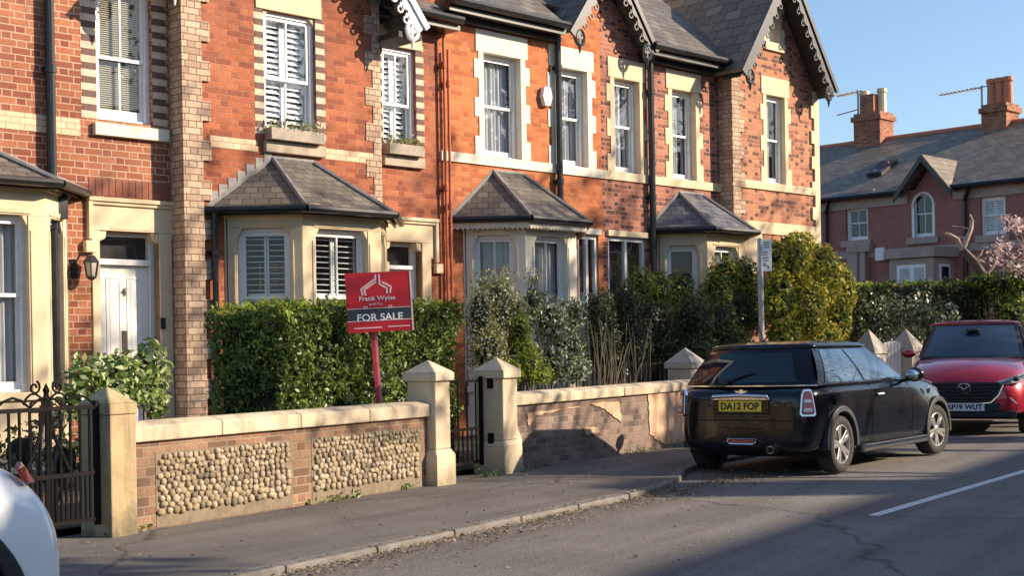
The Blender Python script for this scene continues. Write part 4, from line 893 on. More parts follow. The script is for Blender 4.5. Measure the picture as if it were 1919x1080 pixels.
# iron gates
def irongate(x0, x1, N, zt, label, ang=0, ornate=False, n=8, lower=None, mat='iron', cat='gate'):
    g = empty('iron_gate', (x0, N, .1), ang, label, cat); W_ = x1-x0; r = .011; zt -= .1
    f = MB(); f.box(0, .035, -.018, .018, .05, zt+.03); f.box(W_-.035, W_, -.018, .018, .05, zt+.03); f.box(.035, W_-.035, -.012, .012, zt-.03, zt); f.box(.035, W_-.035, -.012, .012, .08, .11); f.box(.035, W_-.035, -.0125, .0125, zt*.45, zt*.45+.03); f.build('gate_frame', M[mat], g)
    b = MB()
    for i in range(n):
        x = .035+(W_-.07)*(i+.5)/n; hh = zt
        b.tube([(x,0,.1),(x,0,hh)], r, 6)
        b2 = x+(W_-.07)/n/2
        if b2 < W_-.04: b.tube([(b2,0,.1),(b2,0,zt*.45)], r, 6)
    b.build('bars', M[mat], g)
    if ornate:
        s = MB(); xc = W_*.62
        for sg in (-1, 1):
            for zc, rr, ph in ((zt+.02, .09, 0), (zt-.16, .075, 1), (zt+.14, .05, 2)):
                pts = [(xc+sg*(.10+rr*.0)+sg*rr*(1-t/14*.7)*math.cos(t*.55+ph), 0, zc+rr*(1-t/14*.7)*math.sin(t*.55+ph)) for t in range(15)]; s.tube(pts, .009, 5)
            s.tube([(xc,0,zt+.12),(xc+sg*.06,0,zt-.2),(xc+sg*.20,0,zt*.45+.03)], .014, 6)
        s.tube([(xc,0,.1),(xc,0,zt+.10)], .015, 6); s.lathe([(.015,0),(.026,.03),(.001,.08)], (xc,0,zt+.09), 8)
        s.tube([(.03+(W_-.06)*q/16,0,zt+.075*abs(math.sin(math.pi*q/4))) for q in range(17)], .010, 5); s.build('scrollwork', M[mat], g)
    return g
xg0 = atN(-90, 850, 8.05)[0]; xg1 = p1a-.01
irongate(xg0, xg1, 8.02, zat(80, 764, 8.02), 'ornate black wrought iron gate with scrolls at the far left', ornate=True, n=13)
gg = irongate(0, (p3a-p2b)-.06, 8.12, zat(890, 712, 8.15), 'narrow rusty iron gate standing between the two cream piers', n=5, ornate=False)
gg.location = (p2b+.03, 8.14, .1); gg.rotation_euler = (0, 0, R_(5))
# railings beyond wall B
rr_ = empty('iron_railing', (atN(1100, 690, 9.3)[0], 9.3, .1), 0, 'low dark iron railing behind the low wall, near the grey pier', 'railing')
mb = MB(); W_ = atN(1272, 690, 9.3)[0]-rr_.location.x
for i in range(22): mb.tube([(W_*i/21,0,0),(W_*i/21,0,1.12)], .012, 5)
mb.build('bars', M['iron'], rr_); mb = MB(); mb.box(-.02, W_+.02, -.012, .012, 1.02, 1.05); mb.build('rail', M['iron'], rr_)
# ------------------------------------------------------------------ estate agent's board
M['sign_red'] = simple('sign_red', (.52,.008,.018), (.46,.007,.016), 3, .35); M['sign_dark'] = simple('sign_charcoal', (.035,.045,.055), (.03,.04,.05), 5, .4)
M['sign_pink'] = simple('sign_pink_white', (.80,.55,.55), (.75,.5,.5), 5, .4); M['sign_white'] = simple('sign_white', (.80,.80,.80), (.76,.76,.76), 5, .4)
M['post_red'] = simple('post_red', (.48,.03,.06), (.40,.02,.045), 6, .5)
M['post_pink'] = simple('post_pink_edge', (.62,.20,.22), (.55,.14,.17), 6, .5)  # paler pink for the right half of the post
SN = 8.42; pb = atN(711, 760, SN); pt = atN(699, 560, SN)
sg = empty('for_sale_sign', (pb[0], SN, .1), 0, 'red for sale board with charcoal band on a leaning red post', 'sign')
bl = atN(652, 570, SN); br = atN(768, 562, SN)
cen = (atN(710, 566, SN)); ay = AW-math.pi/2+R_(12); ex = np.array([math.cos(ay), math.sin(ay), 0])
wpx = np.linalg.norm(np.array(atN(768,562,SN))-np.array(atN(652,570,SN)))
Zs = float((cen-CAM)@FW); BW = 118*Zs/FPX/abs(ex@RT); BH = 112*Zs/FPX
exv = Vector(ex); tl = R_(.9+1.4); exv = (exv*math.cos(tl)+Vector((0,0,1))*math.sin(tl)); nrm = exv.cross(Vector((0,0,1))).normalized(); ez = nrm.cross(exv)*-1
ez = exv.cross(nrm); ez = ez if ez.z > 0 else -ez
oc = Vector(cen)-Vector(sg.location)
if nrm.dot(Vector(-cen)) < 0: nrm = -nrm
MS = basis(oc, exv, -nrm, ez)     # x along board, y into board, z up
mb = MB(); mb.box(-BW/2, BW/2, 0, .012, -BH/2, BH/2); mb.xf(MS); bd = mb.build('board', M['sign_red'], sg)
mb = MB(); mb.box(BW/2+.001, BW/2+.018, -.004, .03, -BH/2, BH/2); mb.xf(MS); mb.build('board_edge', M['sign_pink'], sg)  # pale edge: its sunlit look is put into the colour
mb = MB(); mb.box(-BW/2+.01, BW/2-.01, .03, .042, -BH/2+.005, BH/2-.01); mb.box(-BW/2+.02, BW/2-.02, .0121, .03, -.02, .02); mb.xf(MS @ Matrix.Rotation(R_(4), 4, 'Z')); mb.build('rear_board', M['sign_red'], sg)
mb = MB(); mb.box(-BW/2, BW/2, -.002, 0, -BH*.30, -BH*.11); mb.xf(MS); bnd = mb.build('band', M['sign_dark'], bd)
mb = MB(); mb.box(-BW/2, BW/2, -.003, 0, -BH*.108, -BH*.098); mb.box(-BW/2, BW/2, -.003, 0, -BH*.318, -BH*.304)
def pl(pts, wd):          # white polyline logo
    for i in range(len(pts)-1):
        p, q = Vector((pts[i][0], 0, pts[i][1])), Vector((pts[i+1][0], 0, pts[i+1][1])); d = (q-p).normalized(); nn = Vector((-d.z, 0, d.x))*wd/2
        mb.prism([p+nn-d*wd*.3, q+nn+d*wd*.3, q-nn+d*wd*.3, p-nn-d*wd*.3], (0,-.003,0))
def LG(px, py): return ((px-462)/870*BW, (505-py)/870*BH*1.0)   # crop pixels of the board to board metres
for pts in ([(250,395),(235,310),(420,175)], [(290,395),(275,320),(430,215),(437,110)], [(485,110),(490,250),(585,310),(580,380)], [(530,220),(640,290),(625,375)]): pl([LG(*q) for q in pts], .017)
mb.box(*[LG(110,0)[0], LG(490,0)[0]], -.003, 0, LG(0,885)[1], LG(0,868)[1]); mb.box(*[LG(570,0)[0], LG(870,0)[0]], -.003, 0, LG(0,880)[1], LG(0,864)[1])
for cx0 in (280, 612):
    for dx in (-22, 10): mb.box(LG(cx0+dx,0)[0], LG(cx0+dx+20,0)[0], -.003, 0, LG(0,605)[1], LG(0,560)[1])
mb.xf(MS); mb.build('logo', M['sign_pink'], bd)
def stext(t, x0, x1, y0, y1, nm, mat, bold=.0015):
    x, z = LG((x0+x1)/2, (y0+y1)/2); return textmesh(t, .1, nm, mat, bd, MS @ basis((x, -.004, z), (1,0,0), (0,0,1), (0,-1,0)), bold=bold, ext=.001, fit=((x1-x0)/870*BW, (y1-y0)/870*BH))
stext('FOR SALE', 160, 780, 672, 780, 'lettering', M['sign_white'], .002); stext('Frank Wyles', 200, 690, 415, 505, 'lettering', M['sign_pink'], .002); stext('and Co', 330, 510, 512, 552, 'lettering', M['sign_pink'])
def bplane(x, y, off): dd_ = Vector(ray(x, y)); c0 = Vector(CAM); pn = Vector(cen)-nrm*off; return c0+dd_*((pn-c0).dot(nrm)/dd_.dot(nrm))-Vector(sg.location)
t0 = bplane(698.5, 600, .07); b0 = bplane(711, 756, .07); dr_ = (t0-b0).normalized(); b0 = b0-dr_*1.1; ofs = Vector((0,0,0))
px_ = Vector((1,0,0))
for nm, a, b, mt in (('post', -.03, .006, 'post_red'), ('post_side', .0062, .032, 'post_pink')):
    mb = MB(); P = [t0+ofs+dr_*.25, b0+ofs]
    v = []
    for p in (b0+ofs, t0+ofs+dr_*.25): v += [p+exv*a-nrm*.02, p+exv*b-nrm*.02, p+exv*b+nrm*.02, p+exv*a+nrm*.02]
    mb.add(v, [(0,3,2,1),(4,5,6,7),(0,1,5,4),(1,2,6,5),(2,3,7,6),(3,0,4,7)]); mb.build(nm, M[mt], sg)
# ------------------------------------------------------------------ parking sign on a grey pole
M['pole'] = simple('galvanised_pole', (.42,.42,.40), (.34,.34,.33), 12, .5, .05)
PN = 7.5; pp = atN(1428, 640, PN); ps = empty('parking_sign', (pp[0], PN, .1), 0, 'white parking restriction plate with small blue square on grey pole behind the black car', 'sign')
ztp = zat(1427, 448, PN); mb = MB(); mb.tube([(0,0,-.1),(0,0,ztp-.1)], .040, 12); mb.lathe([(.042,0),(.042,.02),(.01,.035)], (0,0,ztp-.12), 12); mb.build('pole', M['pole'], ps)
Zp = float((pp-CAM)@FW); sw = 27*Zp/FPX; sh = 60*Zp/FPX; ap = AW-math.pi/2+R_(4); MX = Matrix.Translation((0.01,-.06,ztp-.1-sh/2-.01)) @ Matrix.Rotation(ap, 4, 'Z')
sw *= 1.0
mb = MB(); mb.box(-sw/2, sw/2, -.004, .004, -sh/2, sh/2); pt_ = mb.xf(MX).build('plate', M['sign_white'], ps, bevel=.001)
M['blue'] = simple('sign_blue', (.03,.07,.28), (.03,.06,.25), 5, .4); mb = MB(); mb.box(-sw*.38, -sw*.14, -.006, -.004, sh*.22, sh*.32); mb.xf(MX).build('blue_square', M['blue'], pt_)
M['ink'] = simple('sign_ink', (.10,.10,.12), (.12,.12,.14), 5, .5); mb = MB()
for (a, b, z) in ((-.06,.36,.40), (-.0,.36,.33), (.0,.36,.25), (-.34,.30,.10), (-.34,.2,.02), (-.34,.34,-.08), (-.34,.34,-.16), (-.34,.1,-.26), (-.25,.3,-.32)):
    x = a
    while x < b-.04: l_ = rng.uniform(.05,.12); mb.box(sw*x, sw*min(b,x+l_), -.0055, -.004, sh*z-.008, sh*z+.008); x += l_+.03
mb.box(sw*.22, sw*.32, -.0055, -.004, -sh*.42, -sh*.35); mb.xf(MX).build('lettering', M['ink'], pt_)
# ------------------------------------------------------------------ window boxes
M['planter'] = simple('planter_grey_wood', (.38,.32,.25), (.28,.24,.19), 10, .7, .1)
# ================================================================== foliage
M['leaf_privet'] = leafmat('leaf_privet', [(.030,.055,.010), (.08,.13,.02), (.16,.23,.035), (.30,.36,.08)], .35, .3)
M['leaf_laurel'] = leafmat('leaf_laurel', [(.05,.09,.02), (.15,.23,.05), (.30,.38,.12), (.62,.66,.45)], .25, .3)
M['leaf_olive'] = leafmat('leaf_olive', [(.10,.12,.03), (.22,.24,.07), (.38,.38,.16), (.66,.64,.48)], .4, .35)
M['leaf_lime'] = leafmat('leaf_lime', [(.10,.15,.015), (.22,.30,.03), (.36,.42,.06)], .4, .45)
M['leaf_grey'] = leafmat('leaf_variegated', [(.05,.07,.04), (.16,.20,.12), (.40,.45,.34), (.66,.68,.58)], .4, .25)
M['leaf_dark'] = leafmat('leaf_dark', [(.025,.042,.014), (.06,.09,.025), (.13,.17,.05)], .4, .25)
M['leaf_mid'] = leafmat('leaf_mid', [(.05,.09,.018), (.11,.18,.035), (.21,.30,.06)], .4, .35)
M['leaf_gold'] = leafmat('leaf_gold', [(.10,.14,.015), (.30,.32,.035), (.56,.50,.06), (.74,.58,.09)], .45, .35)
M['leaf_brown'] = leafmat('leaf_brown', [(.06,.05,.03), (.14,.12,.06), (.24,.20,.11)], .6, .25)
M['petal'] = leafmat('petal_pink', [(.50,.34,.30), (.70,.52,.46), (.82,.70,.63)], .6, .4)
def leaves(name, P, Nrm, size, mat, parent, origin, aspect=.45, spread=.8, stuff=False):
    P = np.asarray(P, float); n = len(P); Nn = np.asarray(Nrm, float) + rng.normal(0, spread, (n, 3)); Nn /= np.linalg.norm(Nn, axis=1, keepdims=True)+1e-9
    t = rng.normal(0, 1, (n, 3)); a = np.cross(Nn, t); a /= np.linalg.norm(a, axis=1, keepdims=True)+1e-9; b = np.cross(Nn, a)
    s = size*rng.uniform(.6, 1.35, (n, 1)); o = np.array(origin)
    V = np.stack([P-a*s*.5, P+b*s*aspect*.5+Nn*s*.06, P+a*s*.5, P-b*s*aspect*.5+Nn*s*.06], 1).reshape(-1, 3)-o
    me = bpy.data.meshes.new(name); me.vertices.add(4*n); me.vertices.foreach_set('co', V.ravel()); me.loops.add(4*n); me.loops.foreach_set('vertex_index', np.arange(4*n, dtype=np.int32))
    me.polygons.add(n); me.polygons.foreach_set('loop_start', np.arange(0, 4*n, 4, dtype=np.int32)); me.update(calc_edges=True); me.validate(); me.materials.append(mat)
    ob = bpy.data.objects.new(name, me); COL.objects.link(ob); ob.parent = parent
    return ob
def lump(P, k=1.7, seed=0.0): return np.array([noise.noise(Vector((p[0]*k+seed, p[1]*k, p[2]*k))) for p in P])
def hedge(label, A, B, depth, z1, dens, size, mat, group=None, z0=.1, bumpy=.07, z1b=None, core='leaf_dark', name='hedge', cat='hedge', aspect=.5, shoots=True):
    """clipped hedge from ground point A to B (front line), going back by depth"""
    A, B = np.array(A[:2]), np.array(B[:2]); L = np.linalg.norm(B-A); d = (B-A)/L; nn = np.array([-d[1], d[0]]); z1b = z1b or z1
    root = empty(name, (A[0], A[1], z0), math.atan2(d[1], d[0]), label, cat, group)
    def Z(x): return (z1+(z1b-z1)*x/L)-z0
    pts = []; nr = []
    nf = int(L*z1*dens); x = rng.uniform(0, L, nf); z = rng.uniform(0, 1, nf)**.9*Z(x); pts.append(np.stack([x, np.zeros(nf), z], 1)); nr.append(np.tile([0,-1,.25], (nf,1)))
    nt_ = int(L*depth*dens*.9); x = rng.uniform(0, L, nt_); y = rng.uniform(0, depth, nt_); pts.append(np.stack([x, y, Z(x)], 1)); nr.append(np.tile([0,-.1,1], (nt_,1)))
    for xe, s in ((0,-1),(L,1)):
        ne = int(depth*z1*dens); y = rng.uniform(0, depth, ne); z = rng.uniform(0,1,ne)*Z(xe); pts.append(np.stack([np.full(ne, xe), y, z], 1)); nr.append(np.tile([s,0,.2], (ne,1)))
    nb = int(L*z1*dens*.3); x = rng.uniform(0, L, nb); z = rng.uniform(0,1,nb)*Z(x); pts.append(np.stack([x, np.full(nb, depth), z], 1)); nr.append(np.tile([0,1,.2], (nb,1)))
    P = np.concatenate(pts); Nn = np.concatenate(nr); P += Nn*(lump(P, 2.2)*bumpy*1.9+lump(P, 7.0, 5)*bumpy*1.3)[:,None] + Nn*(-np.abs(rng.normal(0, .05, len(P))))[:,None] + rng.normal(0, .012, P.shape)
    if shoots:
        ns = int(L*depth*dens*.55); x = rng.uniform(0, L, ns); y = rng.uniform(-.02, depth, ns); k = lump(np.stack([x, y, y*0], 1), 3.1, 2) > -.15; x, y = x[k], y[k]; S = np.stack([x, y, Z(x)+np.abs(rng.normal(0, .045, len(x)))+.03*np.sin(x*4)], 1)
        leaves('new_growth', S, np.tile([0,-.6,1.], (len(S),1)), size*1.05, M['leaf_lime'], root, (0,0,0), aspect, 1.0)
    leaves('foliage', P, Nn, size, mat, root, (0,0,0), aspect)
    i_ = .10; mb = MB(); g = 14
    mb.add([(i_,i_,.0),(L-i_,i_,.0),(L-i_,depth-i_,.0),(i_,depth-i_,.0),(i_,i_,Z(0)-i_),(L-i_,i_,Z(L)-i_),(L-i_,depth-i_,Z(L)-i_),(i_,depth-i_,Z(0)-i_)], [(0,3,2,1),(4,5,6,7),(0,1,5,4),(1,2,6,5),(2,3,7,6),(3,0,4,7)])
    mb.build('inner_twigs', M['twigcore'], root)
    return root
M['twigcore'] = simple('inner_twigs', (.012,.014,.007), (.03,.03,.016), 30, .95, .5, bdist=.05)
def bush(label, blobs, Nd, dens, size, mat, name='shrub', cat='shrub', group=None, aspect=.45, stems=7, z0=.1, shell=.35, spread=.8, mat2=None, frac2=0, zm='N', stemmat='bark', yscale=.8, core=.62):
    """blobs: (px, py, rx, ry) in photo pixels, standing on the plane y = Nd (or depth Z)"""
    W = []
    for b in blobs:
        px, py, rx, ry = b[:4]; dN = b[4] if len(b) > 4 else 0
        p = atN(px, py, Nd+dN) if zm == 'N' else atZ(px, py, Nd+dN); Zc = float((p-CAM)@FW); W.append((p, rx*Zc/FPX, ry*Zc/FPX))
    base = np.mean([w_[0] for w_ in W], axis=0); loc = (base[0], base[1], z0); root = empty(name, loc, 0, label, cat, group)
    Ps, Ns = [], []; cm = MB()
    for p, rx, ry in W:
        q = p-np.array(loc); ar = 4*math.pi*((rx*ry)**.5)**2; n = int(ar*dens*.75)
        v = rng.normal(0, 1, (n, 3)); v /= np.linalg.norm(v, axis=1, keepdims=True)
        rr = 1-np.abs(rng.normal(0, shell*.5, n)); rr += lump(v*2.0+q, 1.6)*.22+lump(v*2+q, 4.5, 9)*.16
        P = q + v*rr[:,None]*np.array([rx, rx*yscale, ry]); k = P[:,2] > -.05; Ps.append(P[k]); Ns.append((v+np.array([0,0,.25]))[k])
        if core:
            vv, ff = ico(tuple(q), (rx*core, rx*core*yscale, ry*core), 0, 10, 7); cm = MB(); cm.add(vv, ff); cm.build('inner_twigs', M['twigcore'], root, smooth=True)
    P = np.concatenate(Ps); Nn = np.concatenate(Ns)
    if frac2:
        k = rng.uniform(0,1,len(P)) < frac2; leaves('blossom', P[k], Nn[k], size*.8, mat2, root, (0,0,0), .8, spread); P, Nn = P[~k], Nn[~k]
    leaves('foliage', P, Nn, size, mat, root, (0,0,0), aspect, spread)
    mb = MB()
    for i in range(stems):
        t = W[i % len(W)]; q = t[0]-np.array(loc)+rng.normal(0, .25, 3)*np.array([t[1], t[1], t[2]]); b0 = np.array([q[0]*.25+rng.normal(0,.08), q[1]*.25+rng.normal(0,.06), -.02]); mid = (b0+q)/2+rng.normal(0,.06,3)
        mb.tube([b0, mid, q], [.022,.016,.006], 5)
    mb.build('stems', M[stemmat], root); return root
def XN(px, N): return atN(px, 700, N)[:2]
# clipped privet hedge behind the cobbled wall
h0 = (XN(384, 9.75)[0], 8.75); h1 = XN(862, 8.75)
hedge('dense clipped dark green privet hedge behind the cobbled garden wall', h0, h1, .95, zat(400, 583, 8.75), 2600, .055, M['leaf_privet'], z1b=zat(860, 572, 8.75))
bush('loose glossy light green shrub growing in front of the white front door', [(165,715,48,55),(225,705,55,50),(285,690,40,55),(215,745,85,40),(290,745,32,45),(140,760,35,30)], 8.9, 950, .085, M['leaf_laurel'], shell=.8, core=.4, stems=12)
bush('low dark straggly plants behind the left iron gate', [(40,850,60,60),(120,860,50,70),(100,780,40,30)], 8.7, 380, .07, M['leaf_dark'], shell=.9, core=.5, mat2=M['leaf_grey'], frac2=.12)
bush('tall olive shrub with small pale flowers beside the privet hedge', [(900,590,38,65),(935,575,42,70),(965,600,35,60),(915,660,50,55),(960,670,40,50)], 8.9, 1500, .045, M['leaf_olive'], shell=.6, core=.6, mat2=M['leaf_grey'], frac2=.15)
bush('yellow green shrub directly behind the right cream pier', [(975,630,28,50),(990,680,30,42),(1005,700,40,25),(960,700,25,30)], 8.75, 1500, .05, M['leaf_lime'], shell=.5, core=.6)
bush('silvery variegated shrub left of the tall dry grasses', [(1030,600,45,50),(1060,640,45,50),(1040,680,50,40),(1080,690,35,30),(1075,590,30,35),(1000,570,22,28)], 8.95, 1300, .06, M['leaf_grey'], shell=.55, core=.6, mat2=M['leaf_mid'], frac2=.25)
bush('thin olive twigs of a climber in front of the cream bay', [(905,530,30,32),(945,520,32,30),(1000,520,28,22)], 9.4, 700, .04, M['leaf_olive'], shell=1.0, core=0, stems=16, mat2=M['leaf_grey'], frac2=.3)
bush('dark evergreen bush behind the low railing', [(1125,590,40,50),(1170,580,45,50),(1130,650,45,50),(1185,640,50,55),(1240,650,50,45),(1225,600,45,40)], 9.6, 900, .06, M['leaf_dark'], core=.7, mat2=M['leaf_brown'], frac2=.2)
bush('bright mid green bush in front of the blue roofed bay', [(1200,535,38,38),(1235,540,35,35),(1275,555,40,50),(1245,590,45,40),(1190,560,30,40)], 9.95, 900, .06, M['leaf_mid'], core=.6, shell=.6, mat2=M['leaf_lime'], frac2=.25)
bush('deep green bush behind the grey pointed pier', [(1300,600,50,50),(1345,610,50,60),(1300,660,60,45),(1370,650,50,45),(1390,590,40,40)], 9.3, 900, .06, M['leaf_mid'], core=.7, mat2=M['leaf_dark'], frac2=.5)
bush('orange tipped green shrub below the right window of the blue roofed bay', [(1360,510,40,32),(1395,520,35,40),(1345,545,38,38),(1395,560,35,40)], 9.5, 900, .06, M['leaf_gold'], core=.6, mat2=M['leaf_mid'], frac2=.45)
bush('large rounded golden green evergreen bush right of the parking sign', [(1485,490,52,52),(1540,515,58,58),(1580,545,38,50),(1572,600,38,48),(1510,580,65,60),(1460,560,45,60),(1540,640,60,40),(1470,640,50,45),(1500,462,45,30),(1455,478,26,28)], 8.75, 760, .085, M['leaf_gold'], core=.72, aspect=.5, stems=10, mat2=M['leaf_mid'], frac2=.18, yscale=.6, shell=.4)
# tall dry grasses
M['straw'] = simple('dry_straw', (.34,.29,.18), (.24,.21,.13), 9, .8)
gb = empty('ornamental_grass', (*XN(1150, 9.0), .1), 0, 'clump of tall dry pale stems behind the low grey wall', 'grass clump'); mb = MB()
for i in range(60):
    x = rng.uniform(-.7,.9); y = rng.uniform(-.2,.3); h = rng.uniform(.8,1.75); lx = rng.normal(0,.12); mb.tube([(x,y,0),(x+lx*.5,y,h*.6),(x+lx*1.4,y+rng.normal(0,.05),h)], [.008,.007,.003], 4)
mb.build('stems', M['straw'], gb)
# right hand hedge and shrubs
hA = atZ(1612, 650, 30.5); hB = atZ(1990, 650, 34.0)
hedge('long dark clipped hedge in front of the plum painted house', hA, hB, 1.2, float(atZ(1640, 537, 30.5)[2]), 420, .10, M['leaf_dark'], z1b=float(atZ(1919, 528, 33.5)[2]), bumpy=.1)
bush('pale variegated shrub in front of the dark hedge, left of the red car', [(1670,590,42,45),(1720,590,45,45),(1765,600,45,42),(1700,640,60,35),(1760,645,45,30)], 27.6, 170, .11, M['leaf_grey'], zm='Z', core=.0, shell=1.0, stems=16, stemmat='twig', mat2=M['leaf_dark'], frac2=.55)
bush('light green bush on top of the dark hedge, far right', [(1870,535,45,25),(1915,525,45,35),(1840,525,35,15),(1900,600,35,55)], 32.3, 240, .11, M['leaf_lime'], zm='Z', core=.6, mat2=M['leaf_mid'], frac2=.6)
# trees ------------------------------------------------------------
def branchtree(root, levels, L0, r0, mat, spread=.5, nb=3, seed=1, up=.25, segs=4, droop=0, tips=None, dirn=(0,0,1), start=(0,0,0), name='limbs', shrink=.72):
    rg = random.Random(seed); mb = MB()
    def grow(p, d, L, r, lv):
        pts = [p]; rad = [r]; q = p
        for s in range(segs):
            d = (d+Vector((rg.gauss(0,.12), rg.gauss(0,.12), rg.gauss(0,.08)+up*.12))).normalized(); q = q+d*L/segs; pts.append(q); rad.append(r*(1-.45*(s+1)/segs))
        mb.tube(pts, rad, 7 if lv == 0 else (5 if lv < 3 else 3), cap=lv < 2)
        if lv >= levels:
            if tips is not None: tips.append(q)
            return
        for k in range(nb+(1 if lv == 1 else 0)):
            i = rg.randint(2, segs) if lv else segs-rg.randint(0, 1); a = rg.uniform(0, 2*math.pi); t = rg.gauss(spread, .15)
            o1 = d.orthogonal().normalized(); o2 = d.cross(o1); nd = (d*math.cos(t)+(o1*math.cos(a)+o2*math.sin(a))*math.sin(t)).normalized()
            grow(pts[i], nd, L*shrink*rg.uniform(.75,1.15), rad[i]*.62, lv+1)
    grow(Vector(start), Vector(dirn).normalized(), L0, r0, 0); return mb
# pruned stub tree and magnolia by the plum house
b0 = atZ(1850, 560, 33); rt = empty('pruned_tree', (b0[0], b0[1], .1), 0, 'pollarded leafless tree with forked pale stubs by the plum house', 'tree')
def zl(x, y, Z): p = atZ(x, y, Z)-np.array([b0[0], b0[1], .1]); return tuple(p)
mb = MB(); mb.tube([(0,0,-.1), zl(1845,520,33), zl(1825,490,33), zl(1805,468,33)], [.16,.13,.11,.09], 8); mb.build('trunk', M['bark'], rt)
mb = MB()
for pts, r in (([(1805,468),(1795,448),(1780,440),(1772,438)], .07), ([(1805,468),(1812,450),(1820,430),(1822,412)], .07), ([(1822,430),(1824,415),(1818,402)], .03), ([(1820,430),(1800,425),(1785,424)], .02), ([(1812,455),(1806,446),(1790,443)], .04), ([(1845,520),(1862,500),(1870,480)], .04), ([(1825,490),(1838,478),(1842,468)], .03)):
    mb.tube([zl(*p, 33) for p in pts], [r*(1-.5*i/len(pts)) for i in range(len(pts))], 6)
mb.build('stubs', M['twig'], rt)
b1_ = atZ(1935, 560, 32); mt_ = empty('magnolia_tree', (b1_[0], b1_[1], .1), 0, 'magnolia in pale pink blossom at the right edge before the plum house', 'tree')
tp = []; mb = branchtree(mt_, 4, 2.35, .11, None, .62, 3, 5, .5, tips=tp, shrink=.66); mb.build('limbs', M['twig'], mt_)
Pm = np.array([tuple(t) for t in tp]); Pm = np.repeat(Pm, 8, 0)+rng.normal(0,.10,(len(Pm)*8,3)); leaves('blossom', Pm, np.tile([0,0,1.], (len(Pm),1)), .13, M['petal'], mt_, (0,0,0), .7, 1.2)
# street trees across the road (their branches and crowns throw the shadows on the houses)
for i, (tx, ty, h, sd, nbud, sp) in enumerate(((18.6, -5.6, 4.3, 3, 4, .5), (22.2, -5.4, 4.4, 8, 3, .5), (33.5, -5.7, 4.6, 15, 5, .55), (43.0, -5.5, 4.0, 22, 2, .5))):
    lab = ['budding street tree on the far pavement, nearest the camera', 'budding street tree on the far pavement, second along', 'budding street tree on the far pavement, third along', 'budding street tree on the far pavement, farthest along'][i]
    t = empty('street_tree', (tx, ty, .09), 0, lab, 'tree', 'street trees across the road'); tp = []
    mb = branchtree(t, 5, h, .21, None, sp, 3, sd, .45, tips=tp, shrink=.76); mb.build('limbs', M['bark'], t)
    Pm = np.array([tuple(q) for q in tp]); Pm = np.repeat(Pm, nbud, 0)+rng.normal(0,.14,(len(Pm)*nbud,3)); leaves('buds', Pm, np.tile([0,0,1.], (len(Pm),1)), .20, M['leaf_olive'], t, (0,0,0), .6, 1.2)
et = empty('added_shade_tree', (28.5, -5.5, .09), 0, 'added unseen tree on the far pavement, crown shaped to shade the last two houses', 'tree'); Ps = []; Ns = []  # unseen crown added, blobs placed to shade the houses and grey wall
for (bx, by_, bz, r, hz) in ((.2,0,10.4,2.1,2.2),(-1.1,.2,9.2,1.7,1.6),(1.3,0,9.0,1.8,1.8),(-2.9,.2,7.0,1.5,1.2),(-4.3,.1,6.2,1.1,.8),(.6,-.4,7.2,1.6,1.2)):
    n = int(190*r*r); v = rng.normal(0,1,(n,3)); v /= np.linalg.norm(v,axis=1,keepdims=True); rr = rng.uniform(.25,1,n)**.6*(1+.3*lump(v*2+bx,1.5)); Ps.append(np.array([bx,by_,bz])+v*rr[:,None]*[r,r,hz]); Ns.append(v)
leaves('foliage', np.concatenate(Ps), np.concatenate(Ns), .30, M['leaf_dark'], et, (0,0,0), .6, .9); mb = branchtree(et, 2, 6.0, .28, None, .5, 4, 4, .4); mb.build('limbs', M['bark'], et)
e2 = empty('added_shade_tree', (10.2, -5.6, .09), 0, 'added low unseen tree on the far pavement, shading the white car', 'tree'); Ps = []; Ns = []  # unseen tree added to keep the white car in shade
for (bx, by_, bz, r, hz) in ((-1.4,0,6.3,1.6,1.3),(0,0,6.9,1.8,1.4),(1.3,.2,5.7,1.4,1.0),(-2.4,.1,5.2,1.2,.9),(.2,-.3,5.0,1.5,.9),(2.6,0,6.4,.9,.6)):
    n = int(150*r*r); v = rng.normal(0,1,(n,3)); v /= np.linalg.norm(v,axis=1,keepdims=True); rr = rng.uniform(.25,1,n)**.6*(1+.3*lump(v*2+bx,1.5)); Ps.append(np.array([bx,by_,bz])+v*rr[:,None]*[r,r,hz]); Ns.append(v)
leaves('foliage', np.concatenate(Ps), np.concatenate(Ns), .28, M['leaf_dark'], e2, (0,0,0), .6, .9); mb = branchtree(e2, 2, 3.4, .22, None, .6, 4, 6, .4); mb.build('limbs', M['bark'], e2)
# window boxes
def wbox(H, op, y, label):
    a, b, c, d = op; W_ = b-a+.02; o = FR.w(a-.01, y-.16, c+.005); e = empty('window_box', o, ANG, label, 'window box', 'window boxes on the upper sills')
    mb = MB(); mb.box(0, W_, 0, .02, 0, .15); mb.box(0, W_, .16, .18, 0, .15); mb.box(0, .02, .02, .16, 0, .15); mb.box(W_-.02, W_, .02, .16, 0, .15); mb.box(.02, W_-.02, .02, .16, .001, .12); mb.build('trough', M['planter'], e, bevel=.004)
    n = 260; P = np.stack([rng.uniform(0, W_, n), rng.uniform(0, .18, n), .14+np.abs(rng.normal(0,.07,n))], 1); leaves('foliage', P, np.tile([0,0,1.], (n,1)), .07, M['leaf_olive'], e, (0,0,0), .3, 1.0)
wbox(H2, op2, 0.0, 'grey wooden window box with trailing plants under the larger upper window'); wbox(H2, op2b, REC, 'grey wooden window box with dark plants under the smaller upper window')
